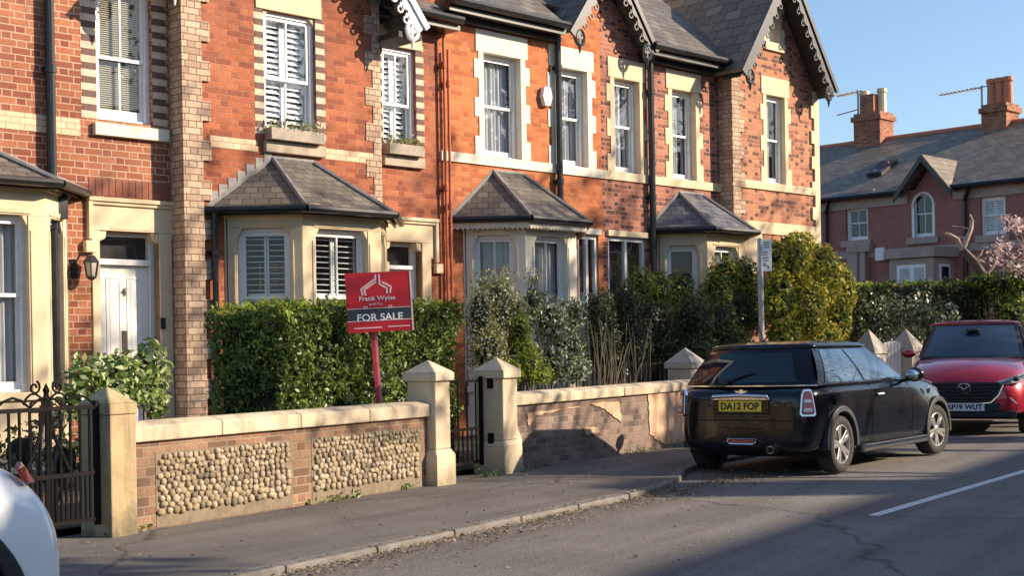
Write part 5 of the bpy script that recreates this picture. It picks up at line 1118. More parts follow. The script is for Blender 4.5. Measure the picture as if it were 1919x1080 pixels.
# leaf litter along the kerb (nobody could count it)
n = 4600; x = rng.uniform(3, 16, n); c_ = rng.uniform(0,1,n); y = np.where(c_ < .88, KN-.10-np.abs(rng.normal(0,.20,n)), KN-.1+rng.uniform(-.1,2.1,n)); y = np.where(rng.uniform(0,1,n) < .06, rng.uniform(3.8,5.6,n), y)
z = np.where(y < KN-.12, .012, .064)+rng.uniform(0,.012,n); lo_ = leaves('leaf_litter', np.stack([x,y,z],1), np.tile([0,0,1.],(n,1)), .032, M['leaf_brown'] if False else leafmat('dead_leaf', [(.10,.065,.035), (.22,.15,.085), (.38,.29,.18)], .8, .1), None, (0,0,0), .6, .25); tag(lo_, kind='stuff', label='scattered dead leaves along the kerb and gutter')
lo_['category'] = 'leaf litter'
# weeds at the wall foot
n = 700; x = rng.uniform(7, 18, n); P = np.stack([x, WN-.03-np.abs(rng.normal(0,.03,n)), .06+np.abs(rng.normal(0,.035,n))], 1); k = np.sin(x*2.1)+np.sin(x*5.3+1) > .2; P = P[k]
lo_ = leaves('wall_foot_weeds', P, np.tile([0,-1,1.],(len(P),1)), .05, M['leaf_mid'], None, (0,0,0), .4, .9); tag(lo_, kind='stuff', label='small weeds and moss growing along the foot of the garden walls'); lo_['category'] = 'weeds'
# ================================================================== cars
def paint(name, c, c2=None, rough=.12, metal=0.0):
    m, nt, b = newmat(name); v = objco(nt); n = noise_n(nt, 4, 4, v); L = nt.links
    L.new(ramp(nt, [(.4, c), (.7, c2 or c)], n.outputs['Fac']), b.inputs['Base Color']); b.inputs['Metallic'].default_value = metal
    n2 = noise_n(nt, 9, 5, v); mr = nt.nodes.new('ShaderNodeMapRange'); mr.inputs['To Min'].default_value = rough*.8; mr.inputs['To Max'].default_value = rough*2.2; L.new(n2.outputs['Fac'], mr.inputs['Value']); L.new(mr.outputs[0], b.inputs['Roughness'])
    b.inputs['Coat Weight'].default_value = 1; b.inputs['Coat Roughness'].default_value = .02; return m
M['p_black'] = paint('car_paint_black', (.006,.007,.010), (.009,.010,.014)); M['p_red'] = paint('car_paint_red', (.42,.010,.030), (.36,.008,.025), .2, .3); M['p_white'] = paint('car_paint_white', (.84,.87,.88), (.81,.84,.85), .2)
M['p_black'].node_tree.nodes['Principled BSDF'].inputs['Coat Weight'].default_value = .55; M['p_black'].node_tree.nodes['Principled BSDF'].inputs['Specular IOR Level'].default_value = .2
M['chrome'] = simple('chrome', (.75,.75,.76), (.65,.65,.66), 20, .12, metal=1); M['alloy'] = simple('alloy_wheel', (.62,.61,.59), (.5,.49,.47), 20, .3, metal=.8)
M['rubber'] = simple('tyre_rubber', (.018,.018,.018), (.03,.028,.026), 30, .85, .2); M['trim'] = simple('black_trim', (.016,.017,.020), (.022,.024,.027), 30, .6, .05)
M['well'] = simple('wheel_well_black', (.006,.006,.006), (.01,.01,.01), 10, .95)
M['lens_red'] = paint('tail_lens', (.32,.02,.03), (.25,.015,.02)); M['lens_clear'] = paint('head_lens', (.55,.57,.60), (.4,.42,.45), .1); M['plate_y'] = simple('plate_yellow', (.92,.62,.03), (.88,.58,.03), 5, .4); M['plate_w'] = simple('plate_white', (.78,.78,.78), (.74,.74,.74), 5, .4)
def carglass(name, c, ior=2.0):
    m, nt, b = newmat(name); b.inputs['Base Color'].default_value = (*c, 1); b.inputs['Roughness'].default_value = .03; b.inputs['IOR'].default_value = ior
    v = objco(nt); n = noise_n(nt, 2.5, 2, v); nt.links.new(ramp(nt, [(.4, c), (.7, tuple(x*1.5 for x in c))], n.outputs['Fac']), b.inputs['Base Color']); return m
M['cg_dark'] = carglass('car_glass_dark', (.008,.018,.025), 1.7); M['cg_side'] = carglass('car_glass_side', (.03,.06,.09), 2.6)
def loft_lower(st, arches, hw, name, mat, parent, wr, well_w=.30):
    """st: (x, halfwidth, zbottom, zsill, zmid, zbelt, crown, tumble)"""
    prof = []
    for (x, w_, zb, zt, cr, tb) in st:
        h = zt-zb; p = [(x, -w_*.55, zb), (x, -w_*.90, zb+.005), (x, -w_*.985, zb+.09*h+.02), (x, -w_, zb+.35*h), (x, -w_*1.0, zb+.60*h), (x, -w_*(1-tb*.35), zb+.86*h), (x, -w_*(1-tb), zt), (x, -w_*(1-tb)*.90, zt+cr*.30), (x, -w_*.45, zt+cr*.85), (x, 0, zt+cr)]
        prof.append(p + [(q[0], -q[1], q[2]) for q in p[-2::-1]])
    n = len(prof[0]); mb = MB(); v = [q for p in prof for q in p]; f = []
    for i in range(len(prof)-1):
        for j in range(n): f.append((i*n+j, i*n+(j+1) % n, (i+1)*n+(j+1) % n, (i+1)*n+j))
    f.append(tuple(range(n))); f.append(tuple((len(prof)-1)*n+j for j in range(n))[::-1]); mb.add(v, f)
    o = mb.build(name, mat, parent, sub=2, smooth=True)
    cuts = []
    for (ax, rr) in arches:
        for s in (-1, 1):
            c = MB(); c.lathe([(rr, s*(hw-well_w)), (rr, s*(hw+.3))], (ax, 0, wr), 40, axis='y'); q = c.build('cut', mat, parent); q.hide_render = True
            b = o.modifiers.new('b', 'BOOLEAN'); b.object = q; b.operation = 'DIFFERENCE'; b.solver = 'EXACT'; cuts.append(q)
    bpy.context.view_layer.update(); dg = bpy.context.evaluated_depsgraph_get(); me = bpy.data.meshes.new_from_object(o.evaluated_get(dg)); o.modifiers.clear(); o.data = me
    for q in cuts: bpy.data.objects.remove(q)
    me.polygons.foreach_set('use_smooth', [True]*len(me.polygons))
    try: me.set_sharp_from_angle(angle=R_(38))
    except Exception: pass
    for (ax, rr) in arches:
        for s in (-1, 1):
            w = MB(); N_ = 24; vv = []; ff = []
            for k in range(N_+1):
                a = -.35+ (math.pi+.7)*k/N_; vv += [(ax+(rr-.004)*math.cos(a), s*(hw-well_w+.01), wr+(rr-.004)*math.sin(a)), (ax+(rr-.004)*math.cos(a), s*(hw-.045), wr+(rr-.004)*math.sin(a))]
            ff = [(2*k, 2*k+2, 2*k+3, 2*k+1) for k in range(N_)]; ff.append(tuple(2*k for k in range(N_+1))); w.add(vv, ff); w.build('wheel_well', M['well'], parent, recalc=False)
    return o
def wheel(parent, x, y, r, wd, side, spokes=5, twin=True, steer=0, rimr=.68):
    mb = MB(); prof = [(r*.66,-wd*.42),(r*.72,-wd*.5),(r*.93,-wd*.5),(r*.985,-wd*.40),(r,-wd*.2),(r,wd*.2),(r*.985,wd*.40),(r*.93,wd*.5),(r*.72,wd*.5),(r*.66,wd*.42)]
    mb.lathe(prof, (0,0,0), 36, axis='y', cap=False); t = mb.build('wheel', M['rubber'], parent, smooth=True); t.location = (x, y, r); t.rotation_euler = (0, rng.uniform(0, 1.2), steer)
    R = r*rimr; f = side*wd*.40; m = MB()
    m.lathe([(R*1.0, f*.98),(R*1.0, f*1.12),(R*.93, f*1.14),(R*.90, f*.7),(R*.90,-f*.5)], (0,0,0), 36, axis='y', cap=False)
    for k in range(spokes):
        a0 = 2*math.pi*k/spokes
        for da in ((-.17, .17) if twin else (0,)):
            a = a0+da; c, s = math.cos(a), math.sin(a); c0, s0 = math.cos(a0+da*.6), math.sin(a0+da*.6); w1 = .020 if twin else .034
            p0 = Vector((c0*R*.18, f*.95, s0*R*.18)); p1 = Vector((c*R*.94, f*1.08, s*R*.94)); d = (p1-p0).normalized(); nn = Vector((-d.z, 0, d.x))
            m.prism([p0+nn*w1*1.2, p1+nn*w1, p1-nn*w1, p0-nn*w1*1.2], (0, -f*.22, 0))
    m.lathe([(R*.24,f*.7),(R*.24,f*1.0),(R*.15,f*1.08),(R*.02,f*1.08)], (0,0,0), 16, axis='y'); m.build('rim', M['alloy'], t, bevel=.003)
    b = MB(); b.lathe([(R*.93,-f*.1),(R*.93, f*.0),(.01,f*.0)], (0,0,0), 24, axis='y'); b.lathe([(R*.55, f*.0),(R*.55, f*.25),(.01,f*.25)], (0,0,0), 24, axis='y'); b.build('brake_disc', M['trim'], t)
class Green:
    """glasshouse between a belt ring and a roof ring; sides: 0 right, 1 rear, 2 left, 3 front"""
    def __init__(s, zb, zt, xr0, xf0, w0, xr1, xf1, w1, rb=.10, fb=.22): s.__dict__.update(locals())
    def P(s, side, t, h, off=0.0):
        L = lambda a, b: a+(b-a)*h
        xr, xf, w = L(s.xr0, s.xr1), L(s.xf0, s.xf1), L(s.w0, s.w1); z = L(s.zb, s.zt); bul = .03*math.sin(math.pi*h)
        cr, cf = s.rb, s.fb
        if side == 1: y = -w+2*w*t; x = xr + cr*(y/w)**2 - bul-off; 
        elif side == 3: y = w-2*w*t; x = xf - cf*(y/w)**2 + bul+off
        else:
            x0, x1 = xf-cf, xr+cr; x = x0+(x1-x0)*t if side == 0 else x1+(x0-x1)*t
            yy = w*(1+.0)+bul*.8+.018*math.sin(math.pi*t)+off; y = -yy if side == 0 else yy
        return (x, y, z)
    def patch(s, side, t0, t1, h0, h1, off, mb, slant=(0,0), n=10, m=5):
        v = []; f = []
        for j in range(m+1):
            h = h0+(h1-h0)*j/m
            for i in range(n+1):
                k = i/n; a = t0+slant[0]*j/m; b = t1+slant[1]*j/m; v.append(s.P(side, a+(b-a)*k, h, off))
        for j in range(m):
            for i in range(n): f.append((j*(n+1)+i, j*(n+1)+i+1, (j+1)*(n+1)+i+1, (j+1)*(n+1)+i))
        mb.add(v, f); return mb
    def body(s, parent, mat):
        mb = MB()
        for side in range(4): s.patch(side, 0, 1, 0, 1, 0, mb, n=12, m=6)
        o = mb.build('pillars', mat, parent, smooth=True, recalc=False); bm = bmesh.new(); bm.from_mesh(o.data); bmesh.ops.remove_doubles(bm, verts=bm.verts, dist=.012); bmesh.ops.recalc_face_normals(bm, faces=bm.faces); bm.to_mesh(o.data); bm.free()
        o.data.polygons.foreach_set('use_smooth', [True]*len(o.data.polygons)); return o
    def roof(s, parent, mat, crown=.07, over=.02):
        ring = [s.P(sd, i/12, 1.0) for sd in range(4) for i in range(12)]; cx_ = (s.xr1+s.xf1)/2; n = len(ring); mb = MB(); v = []; f = []
        lev = [(1.0,-.02,0),(1+over,-.012,0),(1+over,.012,0),(.985,.035,0),(.93,.5,1),(.8,.75,1),(.55,.92,1),(.25,1.0,1),(.02,1.0,1)]
        for sc, h, k in lev:
            for p in ring: v.append((cx_+(p[0]-cx_)*(sc if sc < 1 else 1+(sc-1)*.5), p[1]*sc, s.zt+(h*crown if k else h)))
        for j in range(len(lev)-1):
            for i in range(n): f.append((j*n+i, j*n+(i+1) % n, (j+1)*n+(i+1) % n, (j+1)*n+i))
        mb.add(v, f); return mb.build('roof', mat, parent, smooth=True)
def arcband(mb, ax, wr, r0, r1, y0, y1, a0=-.12, a1=math.pi+.12, n=28):
    v = []; f = []
    for k in range(n+1):
        a = a0+(a1-a0)*k/n; c, s = math.cos(a), math.sin(a)
        v += [(ax+r0*c, y0, wr+r0*s), (ax+r0*c, y1, wr+r0*s), (ax+r1*c, y1*.995, wr+r1*s), (ax+r1*c, y0, wr+r1*s)]
    for k in range(n):
        for j in range(4): f.append((4*k+j, 4*k+(j+1) % 4, 4*k+4+(j+1) % 4, 4*k+4+j))
    f += [(0,1,2,3), (4*n+3,4*n+2,4*n+1,4*n)]; mb.add(v, f)
def platetext(txt, parent, Mx, w, h, mat):
    mb = MB(); mb.box(-w/2, w/2, -.006, .004, -h/2, h/2); p = mb.xf(Mx).build('number_plate', mat, parent)
    textmesh(txt, .1, 'lettering', M['ink2'], p, Mx @ basis((0,-.0075,0), (1,0,0), (0,0,1), (0,-1,0)), bold=.0035, ext=.0005, fit=(w*.90, h*.70)); return p
M['ink2'] = simple('plate_black', (.01,.01,.01), (.015,.015,.015), 5, .5)
# ---- black hatchback seen from behind
hd = R_(-5.0); rrp = np.array([14.24, 4.91]); dx = np.array([math.cos(hd), math.sin(hd)]); nx = np.array([-dx[1], dx[0]])
cl = rrp + nx*.80
car = empty('parked_car', (cl[0], cl[1], .008), hd, 'small glossy black three door hatchback parked at the kerb, seen from behind', 'car', 'cars parked along the kerb')
car.rotation_euler = (R_(-.5), 0, hd)
WBs = 2.80; HW = .86
st = [(-.66,.62,.30,.80,.01,.08),(-.64,.70,.26,.86,.01,.08),(-.56,.775,.24,.905,.02,.07),(-.42,.825,.23,.93,.02,.07),(0,.845,.21,.945,.02,.07),(.8,.85,.20,.95,.02,.07),(1.6,.85,.20,.95,.02,.07),(2.15,.85,.20,.945,.03,.08),(2.4,.845,.20,.93,.05,.10),(2.78,.835,.21,.90,.07,.12),(3.10,.80,.22,.85,.07,.14),(3.30,.72,.25,.78,.05,.14),(3.38,.62,.30,.70,.03,.1),(3.41,.50,.34,.62,.02,.1)]
loft_lower(st, [(0,.345),(WBs,.345)], HW, 'body', M['p_black'], car, .31)
G1 = Green(.945, 1.345, -.56, 2.16, .775, -.28, 1.44, .575, rb=.12, fb=.24)
G1.body(car, M['p_black']); rf = G1.roof(car, M['p_black'], .075, .035)
mb = MB(); G1.patch(1, .13, .87, .08, .86, .006, mb, slant=(.02,-.02)); mb.build('rear_window', M['cg_dark'], car, smooth=True)
mb = MB(); G1.patch(3, .06, .94, .07, .93, .006, mb); mb.build('windscreen', M['cg_dark'], car, smooth=True)
for sd in (0, 2):
    fr_ = (lambda a, b: (a, b)) if sd == 0 else (lambda a, b: (1-b, 1-a))
    mb = MB(); t = fr_(.03, .50); G1.patch(sd, *t, .06, .92, .006, mb, slant=(.03, .0) if sd == 0 else (0,-.03)); mb.build('door_window', M['cg_side'], car, smooth=True)
    mb = MB(); t = fr_(.53, .93); G1.patch(sd, *t, .06, .92, .006, mb, slant=(.0, -.03) if sd == 0 else (.03, 0)); mb.build('quarter_window', M['cg_side'], car, smooth=True)
mb = MB(); rg_ = [G1.P(sd, i/14, -.005, .012) for sd in range(3) for i in range(15)]; mb.tube(rg_, .010, 5); mb.build('belt_trim', M['chrome'], car)
for s in (-1, 1):
    for ax in (0, WBs): mb = MB(); arcband(mb, ax, .31, .340, .405, s*.70, s*.862); mb.build('arch_trim', M['trim'], car, bevel=.012)
    mb = MB(); mb.box(.42, WBs-.42, s*.80, s*.865, .19, .27); sk = mb.build('side_skirt', M['trim'], car, bevel=.01); mb = MB(); mb.box(.44, WBs-.44, s*.866, s*.874, .235, .262); mb.build('skirt_strip', M['chrome'], sk)
    for ax in (0, WBs): wheel(car, ax, s*.745, .305, .19, s, steer=(R_(-6) if ax else 0))
    # tail lamp: rounded trapezoid on the rear corner
    lm = MB(); ax_ = Vector((-.80, s*.60, .10)).normalized(); side_ = Vector((-.60*s*s, -s*.80, 0)).normalized(); side_ = ax_.cross(Vector((0,0,1))).normalized(); u_ = side_.cross(ax_).normalized(); c0 = Vector((-.595, s*.725, .765))
    def shape(w0, w1, h, dz): return [c0+side_*a+u_*b+ax_*dz for a, b in ((-w0,-h*.8),(-w0*.8,-h),(w0*.8,-h),(w0,-h*.8),(w1*1.1,h*.6),(w1*.8,h*.92),(w1*.4,h),(-w1*.4,h),(-w1*.8,h*.92),(-w1*1.1,h*.6))]
    lm.prism(shape(.088,.058,.145,-.02), ax_*.05); tl = lm.build('tail_light', M['chrome'], car, bevel=.008); l2 = MB(); l2.prism(shape(.070,.044,.122,.025), ax_*.015); l2.build('red_lens', M['lens_red'], tl, bevel=.008)
    l3 = MB(); l3.prism([c0+side_*a+u_*b+ax_*.038 for a, b in ((-.045,-.09),(.045,-.09),(.04,-.055),(-.04,-.055))], ax_*.006); l3.build('clear_lens', M['lens_clear'], tl); l3 = MB(); l3.prism([c0+side_*a+u_*b+ax_*.038 for a, b in ((-.04,.0),(.04,.0),(.034,.035),(-.034,.035))], ax_*.006); l3.build('clear_lens', M['lens_clear'], tl)
    # headlamp and mirror
    mb = MB(); mb.v = []; v, f = ico((0,0,0), (.10,.13,.13), 0, 16, 10); mb.add(v, f); h = mb.build('headlight', M['lens_clear'], car, smooth=True); h.location = (3.13, s*.60, .72); h.rotation_euler = (0, R_(25), s*R_(25))
    mb = MB(); v, f = ico((0,0,0), (.075,.115,.085), 0, 14, 9); mb.add(v, f); mr = mb.build('wing_mirror', M['p_black'], car, smooth=True); mr.location = (1.76, s*.955, 1.0)
    mb = MB(); v, f = ico((-.068,0,0), (.012,.088,.062), 0, 14, 8); mb.add(v, f); mb.build('mirror_glass', M['chrome'], mr, smooth=True); mb = MB(); mb.tube([(0,-s*.02,-.05),(.02,-s*.16,-.07)], .022, 8); mb.build('mirror_arm', M['trim'], mr)
    # door: handle, shut lines
    mb = MB(); mb.tube([(.90,s*.862,.80),(.98,s*.890,.805),(1.08,s*.862,.80)], .016, 8); mb.build('door_handle', M['chrome'], car)
    mb = MB()
    for pts in ([(.80,.93),(.785,.6),(.78,.30)], [(1.92,.93),(1.97,.6),(1.92,.30)]): mb.tube([(x, s*(.853 if z < .8 else .80), z) for x, z in pts], .004, 4)
    mb.tube([(.78,s*.853,.29),(1.92,s*.853,.29)], .004, 4); mb.build('door_seam', M['well'], car)
    mb = MB(); mb.lathe([(.045,s*.0),(.045,s*.012),(.03,s*.018)], (2.47, s*.842, .80), 14, axis='y'); mb.build('side_indicator', M['chrome'], car)
mb = MB(); mb.lathe([(.066,s*0),(.066,-.012)], (-.12,-.846,.80), 18, axis='y'); mb.build('fuel_cap', M['p_black'], car, bevel=.003)
# rear face details
RX = -.668
mb = MB(); mb.tube([(RX-.008,-.33,.800),(RX-.020,-.315,.835),(RX-.024,0,.848),(RX-.020,.315,.835),(RX-.008,.33,.800)], .021, 10); mb.box(RX-.02, RX+.06, -.325, .325, .80, .845); mb.build('boot_handle', M['chrome'], car, bevel=.008)
MP = basis((RX-.012, .0, .735), (0,-1,0), (1,0,0), (0,0,1)); platetext('DA12 FOP', car, MP, .50, .112, M['plate_y'])
mb = MB(); mb.box(RX-.002, RX+.06, -.33, .33, .65, .80); mb.build('plate_recess', M['p_black'], car, bevel=.01)
mb = MB(); mb.lathe([(.026,-.0),(.026,-.01)], (RX+.03,0,.885), 16, axis='x')
for s in (-1,1): mb.prism([(RX+.015,s*.028,.892),(RX+.015,s*.075,.896),(RX+.015,s*.06,.880),(RX+.015,s*.028,.872)], (.02,0,0))
mb.build('wing_badge', M['chrome'], car)
mb = MB(); pts = [(RX+.02,.16,.36+.03),(RX-.005,.165,.36),(RX+.0,.14,.335),(RX-.002,-.14,.335),(RX+.0,-.165,.36),(RX+.02,-.16,.39),(RX+.02,.16,.39)]; mb.tube(pts, .010, 6); fg = mb.build('fog_surround', M['chrome'], car); mb = MB(); mb.box(RX+.0, RX+.05, -.14, .14, .345, .38); mb.build('fog_lens', M['lens_red'], fg)
mb = MB(); mb.lathe([(.040,-.09),(.046,-.10),(.046,.0),(.040,.0)], (RX+.03,-.36,.285), 20, axis='x'); ex_ = mb.build('exhaust', M['chrome'], car); mb = MB(); mb.lathe([(.032,-.103),(.032,.0)], (RX+.03,-.36,.285), 16, axis='x'); mb.build('exhaust_bore', M['well'], ex_)
mb = MB(); mb.tube([(-.655,-.60,.585),(-.675,0,.585),(-.655,.60,.585)], .005, 5); mb.tube([(-.64,-.62,.50),(-.665,0,.50),(-.64,.62,.50)], .004, 5); mb.build('bumper_seam', M['well'], car)
mb = MB(); mb.box(-.40, 3.2, -.62, .62, .19, .38); mb.build('underbody', M['well'], car)
mb = MB(); mb.tube([(-.565,.22,.99),(-.53,.02,1.06),(-.50,-.10,1.08)], .012, 6); mb.lathe([(.03,-.02),(.03,.03)], (-.57,.22,.985), 10, axis='x'); mb.build('rear_wiper', M['trim'], car)
mb = MB(); v, f = ico((-.15,-.02,1.43), (.06,.02,.022), 0, 10, 6); mb.add(v, f); mb.tube([(-.16,-.02,1.44),(-.26,-.02,1.60)], .006, 6); mb.build('aerial', M['trim'], car)
# ---- red crossover facing the camera
cp = CAM+FW*20.3+RT*(846/FPX*20.3); yaw = R_(180+10); 
red = empty('parked_car', (cp[0]+math.cos(yaw)*-.95, cp[1]+math.sin(yaw)*-.95, .008), yaw, 'deep red crossover car facing the camera, parked beyond the black hatchback', 'car', 'cars parked along the kerb')
red.scale = (1.08, 1.08, 1.05)
WB2 = 2.57
st = [(-.95,.60,.50,.88,.01,.08),(-.90,.74,.40,1.0,.01,.08),(-.7,.83,.30,1.08,.02,.08),(0,.87,.26,1.09,.02,.09),(1.2,.87,.25,1.08,.02,.10),(1.7,.87,.25,1.07,.03,.12),(2.0,.87,.25,1.04,.05,.13),(2.57,.865,.26,.965,.11,.16),(2.95,.83,.26,.89,.12,.17),(3.22,.74,.28,.79,.08,.16),(3.35,.60,.30,.68,.05,.12),(3.38,.48,.33,.60,.03,.1)]
st = [(a-0.0, b, c, d, e, f) for a, b, c, d, e, f in st]
# origin at rear axle; shift so the front axle sits WB2 ahead
red.location = (cp[0]-math.cos(yaw)*3.38*1.08, cp[1]-math.sin(yaw)*3.38*1.08, .008)
loft_lower(st, [(0,.37),(WB2,.37)], .88, 'body', M['p_red'], red, .33)
G2 = Green(1.07, 1.585, -.72, 2.20, .75, -.35, 1.20, .60, rb=.12, fb=.30); G2.body(red, M['trim']); G2.roof(red, M['p_red'], .07, .03)
mb = MB(); G2.patch(3, .05, .95, .05, .93, .006, mb); mb.build('windscreen', M['cg_dark'], red, smooth=True); mb = MB(); G2.patch(1, .1, .9, .1, .9, .006, mb); mb.build('rear_window', M['cg_dark'], red, smooth=True)
for sd in (0, 2):
    mb = MB(); G2.patch(sd, .04, .48, .06, .9, .006, mb); mb.build('front_window', M['cg_side'], red, smooth=True); mb = MB(); G2.patch(sd, .51, .93, .06, .9, .006, mb); mb.build('rear_side_window', M['cg_side'], red, smooth=True)
FX = 3.385
for s in (-1, 1):
    for ax in (0, WB2): mb = MB(); arcband(mb, ax, .33, .365, .44, s*.72, s*.885); mb.build('arch_trim', M['trim'], red, bevel=.01)
    for ax in (0, WB2): wheel(red, ax, s*.765, .33, .21, s, twin=False)
    mb = MB(); v, f = ico((0,0,0), (.06,.10,.065), 0, 14, 9); mb.add(v, f); mr = mb.build('wing_mirror', M['p_red'], red, smooth=True); mr.location = (1.72, s*.90, 1.14)
    mb = MB(); mb.prism([(FX-.08,s*.42,.74),(FX-.16,s*.66,.83),(FX-.30,s*.80,.86),(FX-.34,s*.81,.78),(FX-.18,s*.70,.72),(FX-.09,s*.46,.69)], (.06,0,.01)); h = mb.build('headlight', M['lens_clear'], red, bevel=.01); mb = MB(); mb.tube([(FX+.0,s*.40,.715),(FX-.06,s*.62,.785),(FX-.18,s*.78,.84)], .012, 6); mb.build('light_bar', M['chrome'], h); mb = MB(); v, f = ico((FX-.09,s*.66,.78), (.05,.05,.035), 0, 10, 6); mb.add(v, f); mb.build('projector', M['trim'], h, smooth=True)
    mb = MB(); mb.tube([(FX-.03,s*.58,.52),(FX-.05,s*.66,.44),(FX-.05,s*.66,.34)], .012, 6); mb.build('intake_trim', M['chrome'], red)
mb = MB(); gp_ = [(-.46,.74),(.46,.74),(.50,.66),(.36,.46),(-.36,.46),(-.50,.66)]; mb.prism([(FX+.0,y,z) for y, z in gp_], (.018,0,0)); gr = mb.build('grille', M['trim'], red)
mb = MB()
for k in range(5): z = .50+.05*k; wy = .36+.10*min(1,(z-.46)/.2); mb.box(FX+.018, FX+.034, -wy+.03, wy-.03, z, z+.012)
mb.build('grille_bar', M['well'], gr); mb = MB(); mb.tube([(FX+.02,-.50,.70),(FX+.025,-.44,.56),(FX+.03,-.34,.46),(FX+.035,0,.435),(FX+.03,.34,.46),(FX+.025,.44,.56),(FX+.02,.50,.70)], .013, 6); mb.build('grille_chrome', M['chrome'], gr)
mb = MB(); mb.tube([(FX+.045,.085*math.cos(a),.655+.066*math.sin(a)) for a in [2*math.pi*i/22 for i in range(23)]], .010, 6, cap=False); mb.tube([(FX+.045,-.08,.675),(FX+.045,-.04,.675),(FX+.045,0,.64),(FX+.045,.04,.675),(FX+.045,.08,.675)], .009, 6); mb.build('badge', M['chrome'], gr)
platetext('AP19 WUT', red, basis((FX+.045, 0, .40), (0,1,0), (-1,0,0), (0,0,1)), .52, .11, M['plate_w'])
mb = MB(); mb.box(FX-.05, FX+.01, -.66, .66, .26, .34); mb.box(FX-.03, FX+.02, -.45, .45, .34, .46); mb.build('lower_grille', M['trim'], red, bevel=.01); mb = MB(); mb.box(-.8, 3.2, -.62, .62, .22, .42); mb.build('underbody', M['well'], red)
mb = MB(); v, f = ico((1.50,.0,1.48), (.05,.12,.03), 0, 10, 6); mb.add(v, f); mb.build('rear_view_mirror', M['trim'], red, smooth=True)
# ---- white crossover, only its tail corner shows at the lower left
cw = CAM+FW*5.35+RT*(-848/FPX*5.35); yw = R_(180-3); wx = empty('parked_car', (0,0,.008), yw, 'white crossover car cut off at the lower left corner, its rear quarter showing', 'car', 'cars parked along the kerb')
# rear of this car faces +x in the street: local -x end; near side (towards the camera) is its left, local +y
rb_ = np.array([math.cos(yw), math.sin(yw)]); lf = np.array([-rb_[1], rb_[0]]); org = cw[:2] + rb_*.69 - lf*.80; wx.location = (org[0], org[1], .008)
st = [(-.70,.60,.48,.66,.01,.05),(-.71,.74,.44,.70,.01,.05),(-.66,.83,.38,.74,.02,.05),(-.60,.855,.36,.86,.03,.07),(-.50,.865,.33,.95,.02,.10),(-.36,.875,.30,1.01,.02,.12),(0,.88,.28,1.03,.02,.12),(1.3,.88,.26,1.02,.02,.1),(1.9,.88,.26,.99,.03,.1),(2.6,.87,.28,.94,.08,.12),(3.1,.80,.3,.85,.07,.14),(3.3,.65,.34,.72,.04,.1)]
loft_lower(st, [(0,.43),(2.6,.43)], .89, 'body', M['p_white'], wx, .37)
G3 = Green(1.0, 1.48, -.50, 2.2, .78, -.15, 1.35, .64, rb=.16, fb=.24); G3.body(wx, M['p_white']); G3.roof(wx, M['p_white'], .07, .03)
mb = MB(); G3.patch(1, .08, .92, .07, .9, .006, mb); mb.build('rear_window', M['cg_dark'], wx, smooth=True); mb = MB(); G3.patch(3, .05, .95, .07, .9, .006, mb); mb.build('windscreen', M['cg_dark'], wx, smooth=True)
for sd in (0, 2): mb = MB(); G3.patch(sd, .05, .93, .07, .9, .006, mb); mb.build('side_window', M['cg_side'], wx, smooth=True)
for s in (-1, 1):
    for ax in (0, 2.6): mb = MB(); arcband(mb, ax, .37, .425, .50, s*.74, s*.90); mb.build('arch_trim', M['trim'], wx, bevel=.012)
    for ax in (0, 2.6): wheel(wx, ax, s*.79, .37, .23, s, twin=False)
    mb = MB(); mb.prism([(-.555,s*.80,.900),(-.50,s*.83,.905),(-.46,s*.825,.965),(-.50,s*.79,.985),(-.56,s*.72,.965)], (-.012,s*.012,.0)); tl = mb.build('tail_light', M['lens_red'], wx, bevel=.01)
mb = MB(); mb.box(-.66, -.2, -.78, .78, .26, .46); mb.build('bumper_skirt', M['trim'], wx, bevel=.03); mb = MB(); mb.box(-.3, 3.1, -.66, .66, .24, .42); mb.build('underbody', M['well'], wx)
# ================================================================== plum painted house across the junction
fl = atZ(1515, 500, 48.5); frr = atZ(1960, 500, 42.5); fa = math.atan2(frr[1]-fl[1], frr[0]-fl[0]); FF = Frame([fl[0], fl[1], 0], fa)
class FH(House):
    def __init__(s, name, u0, label): s.u0 = u0; s.root = empty(name, FF.w(u0, 0, 0), fa, label, 'house')
ze = .5*(FF.z(1700, 356, -.3)+FF.z(1850, 342, -.3)); uj = FF.u(1806, 450, 0); uL = -8.0; uR2 = FF.u(2150, 450, 0)
A = FH('townhouse', 0.0, 'plum painted house with the small black gabled dormer and arched window'); B = FH('townhouse', uj, 'plum painted house at the right edge with grey shutters upstairs')
def fop(x0, x1, y0, y1): ym = (y0+y1)/2; return (FF.u(x0, ym, 0), FF.u(x1, ym, 0), FF.z(x0, y1, 0), FF.z(x0, y0, 0))
w1 = fop(1586, 1627, 390, 452); w2 = fop(1709, 1752, 362, 446); w3 = fop(1838, 1885, 371, 442)
archr = (w2[1]-w2[0])/2; w2r = (w2[0], w2[1], w2[2], w2[3]-archr)
wall_body(A, 'wall', M['brick_far'], uL, uj, 0.0, ze+.02, [w1, w2], back=9.0, depth=.2); wall_body(B, 'wall', M['brick_far'], uj, uR2, 0.0, ze+.02, [w3], back=9.0, depth=.2)
def farwin(H, o, kind=None, glass='glass'): return sash(H, I4, o[0]+.001, o[1]-.001, o[2]+.001, o[3]-.001, .10, o[2]+(o[3]-o[2])*.52, kind or 'none', 1, fw=.07, glass=glass, room=1.2, bot=.1)
farwin(A, w1); farwin(B, w3, 'shutter')
farwin(A, (w2[0], w2[1], w2[2], w2[3]))
